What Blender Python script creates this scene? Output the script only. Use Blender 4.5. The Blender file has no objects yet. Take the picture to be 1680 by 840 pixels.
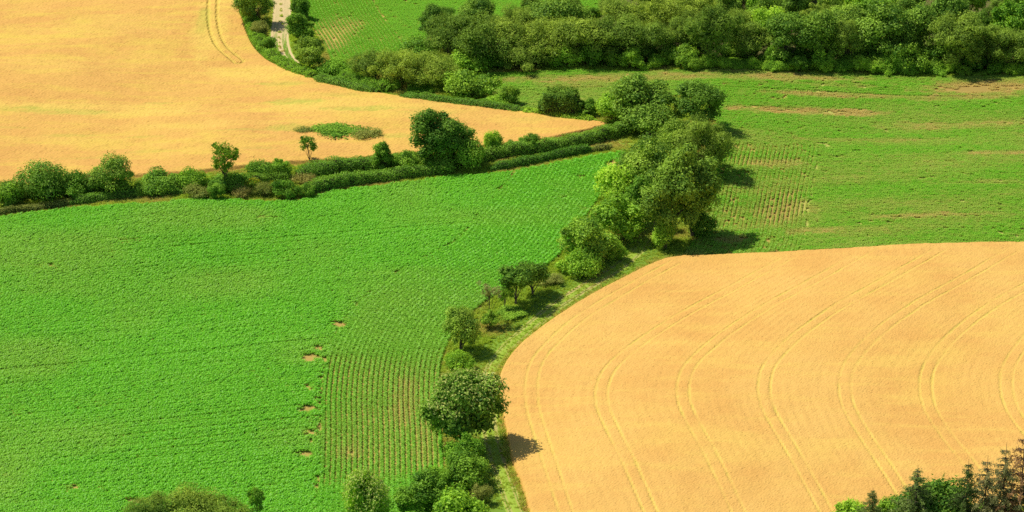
import bpy, math, random
import numpy as np
from mathutils import Vector

# ------------------------------------------------------------------ camera, world, sun, exposure
sc = bpy.context.scene
PITCH = math.radians(22.0); CAM_H = 176.0; FPX = 4653.0
cam_d = bpy.data.cameras.new('camera'); cam = bpy.data.objects.new('camera', cam_d)
sc.collection.objects.link(cam); sc.camera = cam
cam.location = (0, 0, CAM_H); cam.rotation_euler = (math.pi/2 - PITCH, 0, 0)
cam_d.sensor_width = 36; cam_d.lens = FPX/1680*36; cam_d.clip_start = 1; cam_d.clip_end = 9000

SUN_EL = math.radians(56); SUN_FROM = Vector((-0.88, 0.47, 0)).normalized()
world = bpy.data.worlds.new('World'); sc.world = world; world.use_nodes = True
wt = world.node_tree; bg = wt.nodes['Background']
sky = wt.nodes.new('ShaderNodeTexSky'); sky.sky_type = 'NISHITA'; sky.sun_disc = False
sky.sun_elevation = SUN_EL; sky.sun_rotation = math.atan2(SUN_FROM.x, SUN_FROM.y)
sky.air_density = 1.0; sky.dust_density = 0.8; sky.ozone_density = 1.0
wt.links.new(sky.outputs[0], bg.inputs[0]); bg.inputs[1].default_value = 0.095
sun_d = bpy.data.lights.new('sun', 'SUN'); sun = bpy.data.objects.new('sun', sun_d)
sc.collection.objects.link(sun)
sun_d.energy = 5.0; sun_d.angle = math.radians(0.53); sun_d.color = (1.0, 0.945, 0.85)
sdir = Vector((SUN_FROM.x*math.cos(SUN_EL), SUN_FROM.y*math.cos(SUN_EL), math.sin(SUN_EL)))
sun.rotation_euler = (-sdir).to_track_quat('-Z', 'Y').to_euler(); sun.location = (0, 0, 300)
sc.view_settings.view_transform = 'Standard'; sc.view_settings.look = 'None'
sc.view_settings.exposure = 0.05; sc.view_settings.gamma = 1.0; sc.view_settings.use_curve_mapping = False
sc.render.engine = 'CYCLES'
sc.cycles.max_bounces = 6; sc.cycles.diffuse_bounces = 3; sc.cycles.glossy_bounces = 2
sc.cycles.transmission_bounces = 3; sc.cycles.transparent_max_bounces = 4
sc.cycles.use_denoising = False

R = np.random.default_rng(7)
COL = sc.collection

# ------------------------------------------------------------------ terrain and survey helpers
def H(x, y):
    x = np.asarray(x, float); y = np.asarray(y, float)
    return (0.55*np.sin(x/21+0.6)*np.sin(y/27+1.1) + 0.35*np.sin(x/11.5-y/19.0)
            + 0.25*np.sin(y/9.5+x/33.0) + 0.8*np.sin(y/70.0+x/90.0))

_sp, _cp = math.sin(PITCH), math.cos(PITCH)
def ground(px, py):
    """survey: where the line of sight of a photograph point meets the terrain"""
    px = np.atleast_1d(np.asarray(px, float)); py = np.atleast_1d(np.asarray(py, float))
    u = (px-840)/FPX; v = -(py-420)/FPX
    dx, dy, dz = u, _cp+v*_sp, -_sp+v*_cp
    z = np.zeros_like(u)
    for _ in range(12):
        t = (z-CAM_H)/dz; x = dx*t; y = dy*t; z = H(x, y)
    return np.stack([x, y], -1)
def g1(px, py):
    return ground(px, py)[0]
def scale_at(p):
    d = p[1]*_cp + (CAM_H-float(H(p[0], p[1])))*_sp
    return FPX/d
def gpoly(pts):
    a = np.array(pts, float); return ground(a[:, 0], a[:, 1])

def catmull(P, n=12):
    P = np.asarray(P, float)
    Q = np.vstack([2*P[0]-P[1], P, 2*P[-1]-P[-2]]); out = []
    t = np.linspace(0, 1, n, endpoint=False)[:, None]
    for i in range(1, len(Q)-2):
        a, b, c, d = Q[i-1], Q[i], Q[i+1], Q[i+2]
        out.append(0.5*((2*b)+(-a+c)*t+(2*a-5*b+4*c-d)*t*t+(-a+3*b-3*c+d)*t**3))
    out.append(P[-1:]); return np.vstack(out)
def resample(C, step):
    s = np.r_[0, np.cumsum(np.linalg.norm(np.diff(C, axis=0), axis=1))]
    q = np.arange(0, s[-1], step)
    return np.stack([np.interp(q, s, C[:, k]) for k in range(C.shape[1])], -1)
def tangents(C):
    t = np.gradient(C, axis=0); return t/np.maximum(np.linalg.norm(t, axis=1, keepdims=True), 1e-9)
def inside(x, y, poly):
    x = np.asarray(x); y = np.asarray(y); r = np.zeros(x.shape, bool); n = len(poly)
    for i in range(n):
        x1, y1 = poly[i]; x2, y2 = poly[(i+1) % n]
        if y1 == y2: continue
        c = ((y1 > y) != (y2 > y)) & (x < (x2-x1)*(y-y1)/(y2-y1)+x1); r ^= c
    return r
def dist_line(x, y, L, lim=None):
    """distance to a polyline"""
    x = np.asarray(x); y = np.asarray(y); d = np.full(x.shape, 1e9)
    for i in range(len(L)-1):
        a, b = L[i], L[i+1]; ab = b-a; l2 = max(ab@ab, 1e-9)
        t = np.clip(((x-a[0])*ab[0]+(y-a[1])*ab[1])/l2, 0, 1)
        d = np.minimum(d, np.hypot(x-a[0]-t*ab[0], y-a[1]-t*ab[1]))
    return d
def vnoise(x, y, sc_, seed=0):
    """smooth value noise 0..1"""
    r = np.random.default_rng(seed); T = r.random((256, 256))
    X = np.asarray(x)/sc_+1000.3; Y = np.asarray(y)/sc_+1000.7
    i = np.floor(X).astype(int); j = np.floor(Y).astype(int); f = X-i; g = Y-j
    f = f*f*(3-2*f); g = g*g*(3-2*g)
    a = T[i % 256, j % 256]; b = T[(i+1) % 256, j % 256]; c = T[i % 256, (j+1) % 256]; d = T[(i+1) % 256, (j+1) % 256]
    return (a*(1-f)+b*f)*(1-g)+(c*(1-f)+d*f)*g
def sstep(a, b, x):
    t = np.clip((x-a)/(b-a), 0, 1); return t*t*(3-2*t)

# ------------------------------------------------------------------ mesh helpers
def mesh(name, V, F, mat, attrs=None, smooth=False, mats=None, midx=None):
    V = np.asarray(V, np.float32); F = np.asarray(F, np.int32); k = F.shape[1]
    me = bpy.data.meshes.new(name)
    me.vertices.add(len(V)); me.vertices.foreach_set('co', V.ravel())
    me.loops.add(F.size); me.loops.foreach_set('vertex_index', F.ravel())
    me.polygons.add(len(F)); me.polygons.foreach_set('loop_start', np.arange(0, F.size, k, dtype=np.int32))
    me.polygons.foreach_set('use_smooth', np.full(len(F), smooth))
    for m in (mats or [mat]): me.materials.append(m)
    if midx is not None: me.polygons.foreach_set('material_index', np.asarray(midx, np.int32))
    for n, (dom, a) in (attrs or {}).items():
        at = me.attributes.new(n, 'FLOAT', dom); at.data.foreach_set('value', np.asarray(a, np.float32))
    me.update(calc_edges=True); return me
def obj(name, me, parent=None, label=None, cat=None, group=None, kind=None, loc=None):
    o = bpy.data.objects.new(name, me); COL.objects.link(o)
    if parent is not None: o.parent = parent
    tag(o, label, cat, group, kind)
    if loc is not None: o.location = loc
    return o
def tag(o, label=None, cat=None, group=None, kind=None):
    if label: o['label'] = label
    if cat: o['category'] = cat
    if group: o['group'] = group
    if kind: o['kind'] = kind
    return o
def tube(pts, rads, n=6):
    pts = np.asarray(pts, float); V = []; F = []
    T = tangents(pts)
    for i, (p, t, r) in enumerate(zip(pts, T, rads)):
        a = np.cross(t, [0.31, 0.95, 0.05]); a /= np.linalg.norm(a)+1e-9; b = np.cross(t, a)
        for k in range(n):
            w = 2*math.pi*k/n; V.append(p+r*(a*math.cos(w)+b*math.sin(w)))
    for i in range(len(pts)-1):
        for k in range(n):
            F.append((i*n+k, i*n+(k+1) % n, (i+1)*n+(k+1) % n, (i+1)*n+k))
    return np.array(V), np.array(F)
def join(parts):
    Vs, Fs, o = [], [], 0
    for V, F in parts:
        Vs.append(V); Fs.append(np.asarray(F)+o); o += len(V)
    return np.vstack(Vs), np.vstack(Fs)

# ------------------------------------------------------------------ materials
def nodes(name):
    m = bpy.data.materials.new(name); m.use_nodes = True; nt = m.node_tree; nt.nodes.clear()
    return m, nt
class NB:
    def __init__(s, nt): s.nt = nt
    def n(s, t, **kw):
        x = s.nt.nodes.new(t)
        for k, v in kw.items(): setattr(x, k, v)
        return x
    def l(s, a, b): s.nt.links.new(a, b)
    def attr(s, name, typ='GEOMETRY'):
        x = s.n('ShaderNodeAttribute', attribute_type=typ, attribute_name=name); return x.outputs['Fac']
    def noise(s, scale, detail=3, rough=0.55, vec=None):
        x = s.n('ShaderNodeTexNoise'); x.inputs['Scale'].default_value = scale
        x.inputs['Detail'].default_value = detail; x.inputs['Roughness'].default_value = rough
        if vec is not None: s.l(vec, x.inputs['Vector'])
        return x.outputs['Fac']
    def pos(s): return s.n('ShaderNodeNewGeometry').outputs['Position']
    def mapping(s, vec, sx, sy, sz, rz=0):
        x = s.n('ShaderNodeMapping'); s.l(vec, x.inputs['Vector'])
        x.inputs['Scale'].default_value = (sx, sy, sz); x.inputs['Rotation'].default_value = (0, 0, rz); return x.outputs[0]
    def ramp(s, fac, a, b):
        x = s.n('ShaderNodeMapRange', interpolation_type='SMOOTHSTEP'); s.l(fac, x.inputs[0])
        x.inputs[1].default_value = a; x.inputs[2].default_value = b; return x.outputs[0]
    def mix(s, fac, a, b, blend='MIX'):
        x = s.n('ShaderNodeMix', data_type='RGBA', blend_type=blend)
        for v, i in ((fac, x.inputs[0]), (a, x.inputs[6]), (b, x.inputs[7])):
            if isinstance(v, bpy.types.NodeSocket): s.l(v, i)
            elif isinstance(v, (int, float)): i.default_value = v
            else: i.default_value = (*v, 1)
        return x.outputs[2]
    def math(s, op, a, b=0.0):
        x = s.n('ShaderNodeMath', operation=op)
        for v, i in ((a, x.inputs[0]), (b, x.inputs[1])):
            if isinstance(v, bpy.types.NodeSocket): s.l(v, i)
            else: i.default_value = v
        return x.outputs[0]
    def hsv(s, col, h, sat, val):
        x = s.n('ShaderNodeHueSaturation'); s.l(col, x.inputs['Color'])
        for v, k in ((h, 'Hue'), (sat, 'Saturation'), (val, 'Value')):
            if isinstance(v, bpy.types.NodeSocket): s.l(v, x.inputs[k])
            else: x.inputs[k].default_value = v
        return x.outputs[0]
    def out(s, sh):
        o = s.n('ShaderNodeOutputMaterial'); s.l(sh, o.inputs['Surface'])
    def diffuse(s, col, rough=0.9, spec=0.1, bump=None, bstr=0.3, bdist=0.05):
        p = s.n('ShaderNodeBsdfPrincipled')
        if isinstance(col, bpy.types.NodeSocket): s.l(col, p.inputs['Base Color'])
        else: p.inputs['Base Color'].default_value = (*col, 1)
        p.inputs['Roughness'].default_value = rough; p.inputs['Specular IOR Level'].default_value = spec
        if bump is not None:
            b = s.n('ShaderNodeBump'); b.inputs['Strength'].default_value = bstr; b.inputs['Distance'].default_value = bdist
            s.l(bump, b.inputs['Height']); s.l(b.outputs[0], p.inputs['Normal'])
        return p.outputs[0]

def leaf_mat(name, dark, light, transl=0.35, tcol=None, spread=0.10, gloss=0.0, inst=False):
    """foliage: leaf-to-leaf colour (attribute tint), plant-to-plant colour (object random)"""
    m, nt = nodes(name); b = NB(nt)
    c = b.mix(b.attr('tint'), dark, light)
    oi = b.n('ShaderNodeObjectInfo').outputs['Random']
    val = b.math('ADD', b.math('MULTIPLY', oi, spread*4), 1-spread*2)
    hue = b.math('ADD', b.math('MULTIPLY', oi, -spread*0.25), 0.5+spread*0.125)
    c = b.hsv(c, hue, 1.0, val)
    if inst:
        dry = b.attr('dry', 'INSTANCER')
        c = b.mix(dry, c, (0.62, 0.49, 0.14))
    d = b.n('ShaderNodeBsdfDiffuse'); b.l(c, d.inputs[0])
    t = b.n('ShaderNodeBsdfTranslucent')
    tc = b.hsv(c, 0.485, 1.05, 1.25); b.l(tc, t.inputs[0])
    mx = b.n('ShaderNodeMixShader'); mx.inputs[0].default_value = transl
    b.l(d.outputs[0], mx.inputs[1]); b.l(t.outputs[0], mx.inputs[2]); s = mx.outputs[0]
    if gloss > 0:
        g = b.n('ShaderNodeBsdfGlossy'); g.inputs['Roughness'].default_value = 0.45
        m2 = b.n('ShaderNodeMixShader'); m2.inputs[0].default_value = gloss
        b.l(s, m2.inputs[1]); b.l(g.outputs[0], m2.inputs[2]); s = m2.outputs[0]
    b.out(s); return m
M = {}
M['oak'] = leaf_mat('oak_leaf', (0.065, 0.165, 0.018), (0.34, 0.54, 0.060), 0.26, gloss=0.006)
M['willow'] = leaf_mat('willow_leaf', (0.100, 0.190, 0.022), (0.41, 0.57, 0.070), 0.26, gloss=0.006)
M['shrub'] = leaf_mat('shrub_leaf', (0.075, 0.200, 0.018), (0.36, 0.60, 0.056), 0.28, gloss=0.006)
M['fresh'] = leaf_mat('fresh_leaf', (0.125, 0.300, 0.022), (0.45, 0.72, 0.062), 0.32, gloss=0.006)
M['hedge'] = leaf_mat('hedge_leaf', (0.090, 0.230, 0.024), (0.30, 0.56, 0.055), 0.30, gloss=0.012)
M['dull'] = leaf_mat('dull_leaf', (0.18, 0.23, 0.04), (0.42, 0.46, 0.11), 0.3, spread=0.05)
M['bronze'] = leaf_mat('bronze_leaf', (0.28, 0.26, 0.055), (0.52, 0.47, 0.13), 0.3, spread=0.04)
M['pale'] = leaf_mat('pale_leaf', (0.24, 0.29, 0.08), (0.46, 0.50, 0.17), 0.35, spread=0.03)
M['blossom'] = leaf_mat('cream_blossom', (0.42, 0.48, 0.10), (0.70, 0.72, 0.24), 0.3, spread=0.03)
M['broom'] = leaf_mat('yellow_blossom', (0.60, 0.40, 0.02), (0.80, 0.58, 0.04), 0.25, spread=0.03)
M['spruce'] = leaf_mat('spruce_needle', (0.115, 0.190, 0.045), (0.28, 0.37, 0.095), 0.25)
M['brown_spruce'] = leaf_mat('dying_needle', (0.30, 0.17, 0.075), (0.56, 0.34, 0.16), 0.25, spread=0.04)
M['grey_spruce'] = leaf_mat('thin_needle', (0.21, 0.215, 0.08), (0.42, 0.41, 0.17), 0.25, spread=0.04)
M['ash'] = leaf_mat('ash_leaf', (0.15, 0.27, 0.025), (0.38, 0.55, 0.06), 0.42)
M['maize'] = leaf_mat('maize_leaf', (0.140, 0.45, 0.018), (0.30, 0.73, 0.048), 0.42, spread=0.0, gloss=0.014, inst=True)
M['maize_far'] = leaf_mat('maize_leaf_ripening', (0.155, 0.43, 0.018), (0.33, 0.66, 0.046), 0.42, spread=0.0, gloss=0.012, inst=True)
M['grass'] = leaf_mat('grass_blade', (0.27, 0.44, 0.030), (0.52, 0.64, 0.085), 0.45, spread=0.0, inst=True)

m, nt = nodes('bark'); b = NB(nt); P = b.pos()
c = b.mix(b.noise(6, 4, 0.6, b.mapping(P, 1, 1, 0.25)), (0.045, 0.034, 0.024), (0.17, 0.14, 0.10))
b.out(b.diffuse(c, 0.95, 0.1, b.noise(9, 4, 0.6, b.mapping(P, 1, 1, 0.2)), 0.6, 0.05)); M['bark'] = m
m, nt = nodes('twigs'); b = NB(nt)
c = b.mix(b.noise(3, 4, 0.6), (0.018, 0.022, 0.010), (0.055, 0.060, 0.022))
b.out(b.diffuse(c, 0.95, 0.05, b.noise(5, 4), 0.8, 0.2)); M['twigs'] = m

# ground sheet: soil under the crops, grass elsewhere, bare earth patches
m, nt = nodes('ground_cover'); b = NB(nt); P = b.pos()
g = b.mix(b.noise(0.22, 5, 0.6), (0.15, 0.31, 0.024), (0.31, 0.42, 0.06))
g = b.mix(b.ramp(b.noise(0.09, 4, 0.6), 0.5, 0.75), g, (0.40, 0.33, 0.13))
g = b.mix(b.ramp(b.noise(5, 3, 0.7), 0.3, 0.75), b.hsv(g, 0.5, 1, 0.65), g)
so = b.mix(b.noise(0.6, 5, 0.65), (0.42, 0.285, 0.070), (0.63, 0.46, 0.135))
so = b.mix(b.ramp(b.noise(4.5, 4, 0.7), 0.35, 0.75), b.hsv(so, 0.5, 1, 0.62), so)
weeds = b.math('MULTIPLY', b.ramp(b.noise(1.3, 4, 0.7), 0.45, 0.7), 0.35)
so = b.mix(weeds, so, (0.11, 0.22, 0.03))
f = b.math('ADD', b.attr('soil'), b.math('MULTIPLY', b.math('SUBTRACT', b.noise(1.2, 4, 0.7), 0.5), 0.5))
so = b.mix(b.attr('weedy'), so, b.mix(b.noise(0.5, 5, 0.7), (0.24, 0.36, 0.05), (0.50, 0.44, 0.13)))
c = b.mix(b.ramp(f, 0.35, 0.65), g, so)
c = b.mix(b.attr('litter_shade'), c, (0.13, 0.095, 0.050))  # wood floor: leaf-litter brown with the shade under the trees painted in
b.out(b.diffuse(c, 1.0, 0.05, b.noise(3.0, 5, 0.7), 0.6, 0.12)); M['ground'] = m

def wheat_mat(name, a, bb, streak_col, green, ang, streak_amt):
    m, nt = nodes(name); b = NB(nt); P = b.pos()
    c = b.mix(b.ramp(b.noise(0.07, 5, 0.65, b.mapping(P, 0.8, 0.55, 1)), 0.32, 0.68), a, bb)
    big = b.ramp(b.noise(0.05, 5, 0.7, b.mapping(P, 0.7, 1.0, 1, 0.3)), 0.48, 0.72)
    c = b.mix(b.math('MULTIPLY', big, streak_amt), c, streak_col)
    st = b.ramp(b.noise(0.35, 4, 0.65, b.mapping(P, 0.18, 1.0, 1, ang)), 0.45, 0.75)
    c = b.mix(b.math('MULTIPLY', st, streak_amt), c, streak_col)
    c = b.mix(b.attr('tram'), c, (0.68, 0.51, 0.095))
    c = b.mix(b.attr('green'), c, green)
    gr = b.noise(5.5, 3, 0.75, b.mapping(P, 1, 1, 0.3))
    c = b.hsv(c, 0.5, 1.0, b.math('ADD', b.math('MULTIPLY', gr, 0.40), 0.81))
    b.out(b.diffuse(c, 0.85, 0.15, b.noise(9, 3, 0.8), 0.4, 0.05)); return m
M['wheat_r'] = wheat_mat('ripe_wheat', (0.585, 0.320, 0.076), (0.645, 0.388, 0.098), (0.66, 0.432, 0.094), (0.38, 0.38, 0.05), 0.9, 0.7)
M['wheat_l'] = wheat_mat('ripe_barley', (0.565, 0.305, 0.072), (0.625, 0.365, 0.082), (0.62, 0.450, 0.070), (0.36, 0.38, 0.05), -0.35, 0.7)

m, nt = nodes('track_dirt'); b = NB(nt)
d = b.mix(b.noise(0.8, 5, 0.65), (0.36, 0.28, 0.095), (0.48, 0.37, 0.14))
d = b.mix(b.attr('pale'), d, (0.58, 0.45, 0.22))
g = b.mix(b.noise(0.5, 5, 0.65), (0.20, 0.34, 0.030), (0.36, 0.43, 0.065))
f = b.math('ADD', b.attr('rut'), b.math('MULTIPLY', b.math('SUBTRACT', b.noise(0.9, 5, 0.7), 0.5), 0.9))
c = b.mix(b.ramp(f, 0.35, 0.75), g, d)
b.out(b.diffuse(c, 1, 0.05, b.noise(4, 4, 0.7), 0.6, 0.08)); M['track'] = m

# ------------------------------------------------------------------ field outlines (surveyed from the photograph)
WR_EDGE = catmull(gpoly([(1120, 424), (1082, 431), (1040, 450), (985, 478), (932, 509), (884, 542), (848, 572), (824, 604), (815, 636), (820, 672),
                         (828, 712), (837, 762), (853, 800), (866, 845), (885, 900), (910, 960)]), 8)
WHEAT_R = np.vstack([WR_EDGE, gpoly([(1860, 960), (1860, 391), (1680, 401), (1400, 411)])])
WHEAT_L = np.vstack([catmull(gpoly([(-170, 325), (0, 306), (150, 298), (300, 288), (450, 274), (600, 265), (680, 256), (760, 248), (850, 240), (930, 227), (990, 212), (1004, 206)]), 6),
                     catmull(gpoly([(985, 202), (850, 182), (740, 170), (640, 158), (560, 141), (490, 122), (450, 106), (424, 85), (408, 55), (399, 25), (390, 0), (380, -40), (372, -90)]), 6),
                     gpoly([(-170, -90)])])
ML_RIGHT = catmull(gpoly([(1028, 250), (1015, 272), (998, 305), (970, 345), (945, 380), (918, 420), (880, 448), (835, 472), (795, 498), (758, 530), (737, 562), (725, 598),
                          (722, 650), (726, 700), (729, 750), (730, 800), (728, 860), (722, 960)]), 8)
ML_TOP = catmull(gpoly([(-170, 374), (0, 357), (100, 346), (250, 335), (320, 329), (400, 331), (470, 332), (510, 325), (560, 314), (650, 304), (740, 292), (800, 288), (860, 279), (930, 266), (1000, 253)]), 6)
MAIZE_L = np.vstack([ML_TOP, ML_RIGHT, gpoly([(-170, 960)])])
MR_LEFT = catmull(gpoly([(1122, 416), (1135, 395), (1148, 350), (1160, 300), (1172, 255), (1178, 225), (1170, 190), (1160, 160)]), 8)
MAIZE_R = np.vstack([gpoly([(1400, 409), (1122, 420)]), MR_LEFT, gpoly([(1100, 158), (1020, 178), (980, 192), (860, 178), (800, 152), (750, 138), (748, 124), (870, 119), (960, 114), (1060, 119),
                                                 (1200, 112), (1300, 120), (1480, 126), (1680, 124), (1860, 126), (1860, 389), (1680, 399)])])
MT_LEFT = catmull(gpoly([(548, 108), (540, 95), (528, 70), (512, 45), (500, 22), (492, 0), (484, -40), (478, -80)]), 6)
MAIZE_T = np.vstack([MT_LEFT, gpoly([(1030, -80), (1012, 8), (1000, 18), (860, 30), (700, 62), (690, 92), (600, 90), (575, 98)])])
FOREST = gpoly([(690, 80), (705, 62), (760, 112), (860, 112), (960, 100), (1030, 106), (1100, 100), (1200, 96), (1300, 105), (1480, 112), (1680, 112), (1840, 112),
                (1840, -110), (1040, -110), (1012, -10), (1000, 25), (900, 25), (820, 22), (700, 32)])

# ------------------------------------------------------------------ ground: one sheet to the horizon, fine where the photograph looks
def axis(lo, hi, step, far):
    a = list(np.arange(lo, hi+1e-6, step)); s = step
    v = lo; left = []
    while v > -far: s *= 1.35; v -= s; left.append(v)
    v = hi; s = step; right = []
    while v < far: s *= 1.35; v += s; right.append(v)
    return np.array(left[::-1]+a+right)
gx = axis(-135, 135, 0.75, 4000); gy = axis(325, 660, 0.75, 4500)
GX, GY = np.meshgrid(gx, gy); nx, ny = len(gx), len(gy)
soil = np.zeros(GX.shape)
core = (np.abs(GX) < 140) & (GY > 320) & (GY < 665)
xs, ys = GX[core], GY[core]
s_ = np.zeros(xs.shape)
for poly in (MAIZE_L, MAIZE_R, MAIZE_T, WHEAT_L, WHEAT_R): s_[inside(xs, ys, poly)] = 1
soil[core] = s_
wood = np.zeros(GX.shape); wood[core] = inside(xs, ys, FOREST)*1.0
weedy = np.zeros(GX.shape); weedy[core] = inside(xs, ys, MAIZE_R)*sstep(15, 19, dist_line(xs, ys, MR_LEFT[::3]))*0.85*(1-sstep(1.3, 0.7, np.hypot((xs-g1(1610, 146)[0])/12.0, (ys-g1(1610, 146)[1])/4.0)))
near = np.hypot(GX, GY-480) < 900
GZ = np.where(near, H(GX, GY), H(GX, GY)*np.clip(900/np.maximum(np.hypot(GX, GY-480), 1), 0, 1))
idx = np.arange(nx*ny).reshape(ny, nx)
F = np.stack([idx[:-1, :-1], idx[:-1, 1:], idx[1:, 1:], idx[1:, :-1]], -1).reshape(-1, 4)
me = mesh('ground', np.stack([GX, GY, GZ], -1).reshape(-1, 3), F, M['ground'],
          {'soil': ('POINT', soil.ravel()), 'litter_shade': ('POINT', wood.ravel()*0.8), 'weedy': ('POINT', weedy.ravel())}, smooth=True)
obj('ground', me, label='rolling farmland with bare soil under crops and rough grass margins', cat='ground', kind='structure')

def field_grid(poly, step, ang=0.0, pad=1):
    """cells of a rotated grid that lie inside an outline; returns vertices, quads and the rim mask"""
    ca, sa = math.cos(ang), math.sin(ang)
    lo = (poly@np.array([[ca, -sa], [sa, ca]])).min(0)-step*3; hi = (poly@np.array([[ca, -sa], [sa, ca]])).max(0)+step*3
    u = np.arange(lo[0], hi[0], step); v = np.arange(lo[1], hi[1], step)
    U, W = np.meshgrid(u, v); X = U*ca-W*sa; Y = U*sa+W*ca
    # clip to what could be looked at
    ins = inside(X, Y, poly)
    keep = ins.copy()
    keep[1:] |= ins[:-1]; keep[:-1] |= ins[1:]; k2 = keep.copy(); keep[:, 1:] |= k2[:, :-1]; keep[:, :-1] |= k2[:, 1:]
    q = keep[:-1, :-1] & keep[:-1, 1:] & keep[1:, 1:] & keep[1:, :-1]
    idx = np.arange(X.size).reshape(X.shape)
    F = np.stack([idx[:-1, :-1], idx[:-1, 1:], idx[1:, 1:], idx[1:, :-1]], -1)[q]
    rimv = np.unique(F); rimv = rimv[~ins.ravel()[rimv]]; xf, yf = X.ravel(), Y.ravel()
    best = np.full(len(rimv), 1e9); bx = xf[rimv].copy(); by = yf[rimv].copy(); px_, py_ = bx.copy(), by.copy()
    for i in range(len(poly)):
        a = poly[i]; d_ = poly[(i+1) % len(poly)]-a; t = np.clip(((px_-a[0])*d_[0]+(py_-a[1])*d_[1])/max(d_@d_, 1e-9), 0, 1)
        qx, qy = a[0]+t*d_[0], a[1]+t*d_[1]; dd = np.hypot(px_-qx, py_-qy); kk = dd < best
        best[kk] = dd[kk]; bx[kk] = qx[kk]; by[kk] = qy[kk]
    w_ = 0.25*(vnoise(bx, by, 0.9, 77)-0.5)
    xf[rimv] = bx+w_; yf[rimv] = by+w_; X = xf.reshape(X.shape); Y = yf.reshape(Y.shape)
    used = np.unique(F); remap = np.zeros(X.size, int); remap[used] = np.arange(len(used))
    xu, yu = X.ravel()[used], Y.ravel()[used]; ring = np.vstack([poly, poly[:1]])
    edge = sstep(0.0, step*2.6, dist_line(xu, yu, ring)); edge[~ins.ravel()[used]] = 0
    return xu, yu, remap[F], edge

# ---- ripe wheat with wheelings (sprayer tracks pressed into the crop)
D = [(1525, 425), (1450, 468), (1375, 510), (1310, 556), (1268, 598), (1254, 631), (1257, 669), (1278, 711), (1310, 765), (1348, 835), (1400, 930)]
Dg = catmull(gpoly(D), 8)
A1 = catmull(gpoly([(1108, 437), (1030, 480), (957, 525), (915, 560), (883, 597), (872, 634), (874, 676), (887, 722), (904, 774), (924, 835), (955, 930)]), 8)
wheel = []
for k in (-2, -1, 0, 1, 2, 3):
    wheel.append(np.vstack([Dg[:1]+(Dg[:1]-Dg[3:4])*4, Dg])+np.array([12.0*k, 0]))
wheel.append(A1)
def wheelmask(x, y, lines, half=0.92, w=0.19):
    m_ = np.zeros(x.shape)
    for L in lines:
        bb = (x > L[:, 0].min()-3) & (x < L[:, 0].max()+3) & (y > L[:, 1].min()-3) & (y < L[:, 1].max()+3)
        d = dist_line(x[bb], y[bb], L)
        m_[bb] = np.maximum(m_[bb], 1-sstep(w*0.6, w*1.5, np.abs(d-half)))
    return m_
X, Y, F, rim = field_grid(WHEAT_R, 0.2)
tram = wheelmask(X, Y, [resample(L, 1.0) for L in wheel])
dc = np.interp(Y, Dg[::-1, 1], Dg[::-1, 0]); drill = np.sin((X-dc)*2*math.pi/1.5+3*vnoise(X, Y, 12, 9))*vnoise(X, Y, 7, 10)
tram *= (0.15+0.95*vnoise(X, Y, 4, 3))*sstep(1.0, 7.0, dist_line(X, Y, gpoly([(1860, 391), (1680, 401), (1400, 411), (1120, 424)])))
z = H(X, Y)+0.78+R.normal(0, 0.017, X.shape)+0.07*(vnoise(X, Y, 1.3, 5)-0.5)+0.10*(vnoise(X, Y, 4, 6)-.5)+0.018*drill-0.09*np.clip(tram, 0, 1)
hz = H(X, Y); z = hz-0.05+(z-hz+0.05)*rim
me = mesh('wheat_crop', np.stack([X, Y, z], -1), F, M['wheat_r'], {'tram': ('POINT', np.clip(tram, 0, 1)*0.55), 'green': ('POINT', 0.35*np.clip(tram, 0, 1)*sstep(0.5, 0.8, vnoise(X, Y, 1.2, 8)))})
obj('wheat_crop', me, label='golden ripe wheat marked by curving pairs of wheelings', cat='wheat', kind='stuff')

# ---- golden crop on the far slope
X, Y, F, rim = field_grid(WHEAT_L, 0.3)
def ell(px, py, wpx, hpx, soft=1.0):
    """a patch of given photograph extent, as an ellipse on the ground"""
    c = g1(px, py); a = np.linalg.norm(g1(px+wpx/2, py)-c); bb = np.linalg.norm(g1(px, py+hpx/2)-c)
    return (c[0], c[1], a, bb, soft)
def blobs(x, y, L, seed):
    o = np.zeros(x.shape)
    n = vnoise(x, y, 2.2, seed)*0.6+vnoise(x, y, 0.7, seed+1)*0.4
    for cx, cy, a, bb, s in L:
        r = np.hypot((x-cx)/a, (y-cy)/bb)+(n-0.5)*0.9
        o = np.maximum(o, s*(1-sstep(0.55, 1.15, r)))
    return o
gp = [ell(90, 188, 230, 10, .5), ell(50, 183, 90, 6, .6), ell(485, 172, 110, 12, .75), ell(600, 183, 150, 9, .7), ell(470, 142, 90, 7, .5), ell(700, 190, 120, 7, .3),
      ell(480, 215, 90, 12, .6), ell(640, 228, 70, 10, .5), ell(250, 254, 90, 5, .3), ell(110, 228, 110, 5, .3), ell(240, 230, 80, 4, .3), ell(335, 40, 26, 55, .45), ell(880, 200, 100, 6, .2),
      ell(420, 218, 160, 4, .45), ell(430, 248, 70, 5, .3), ell(150, 265, 120, 5, .25), ell(560, 160, 110, 6, .35), ell(260, 175, 60, 4, .35), ell(20, 215, 70, 4, .25)]
green = blobs(X, Y, gp, 11)*(0.45+0.7*vnoise(X, Y, 0.9, 12))
tl = [resample(catmull(gpoly([(352, -60), (350, 0), (350, 40), (362, 78), (395, 108)]), 8), 1.0)]
tram = wheelmask(X, Y, tl, 0.95, 0.3)*(0.7+0.5*vnoise(X, Y, 4, 3))
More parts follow.
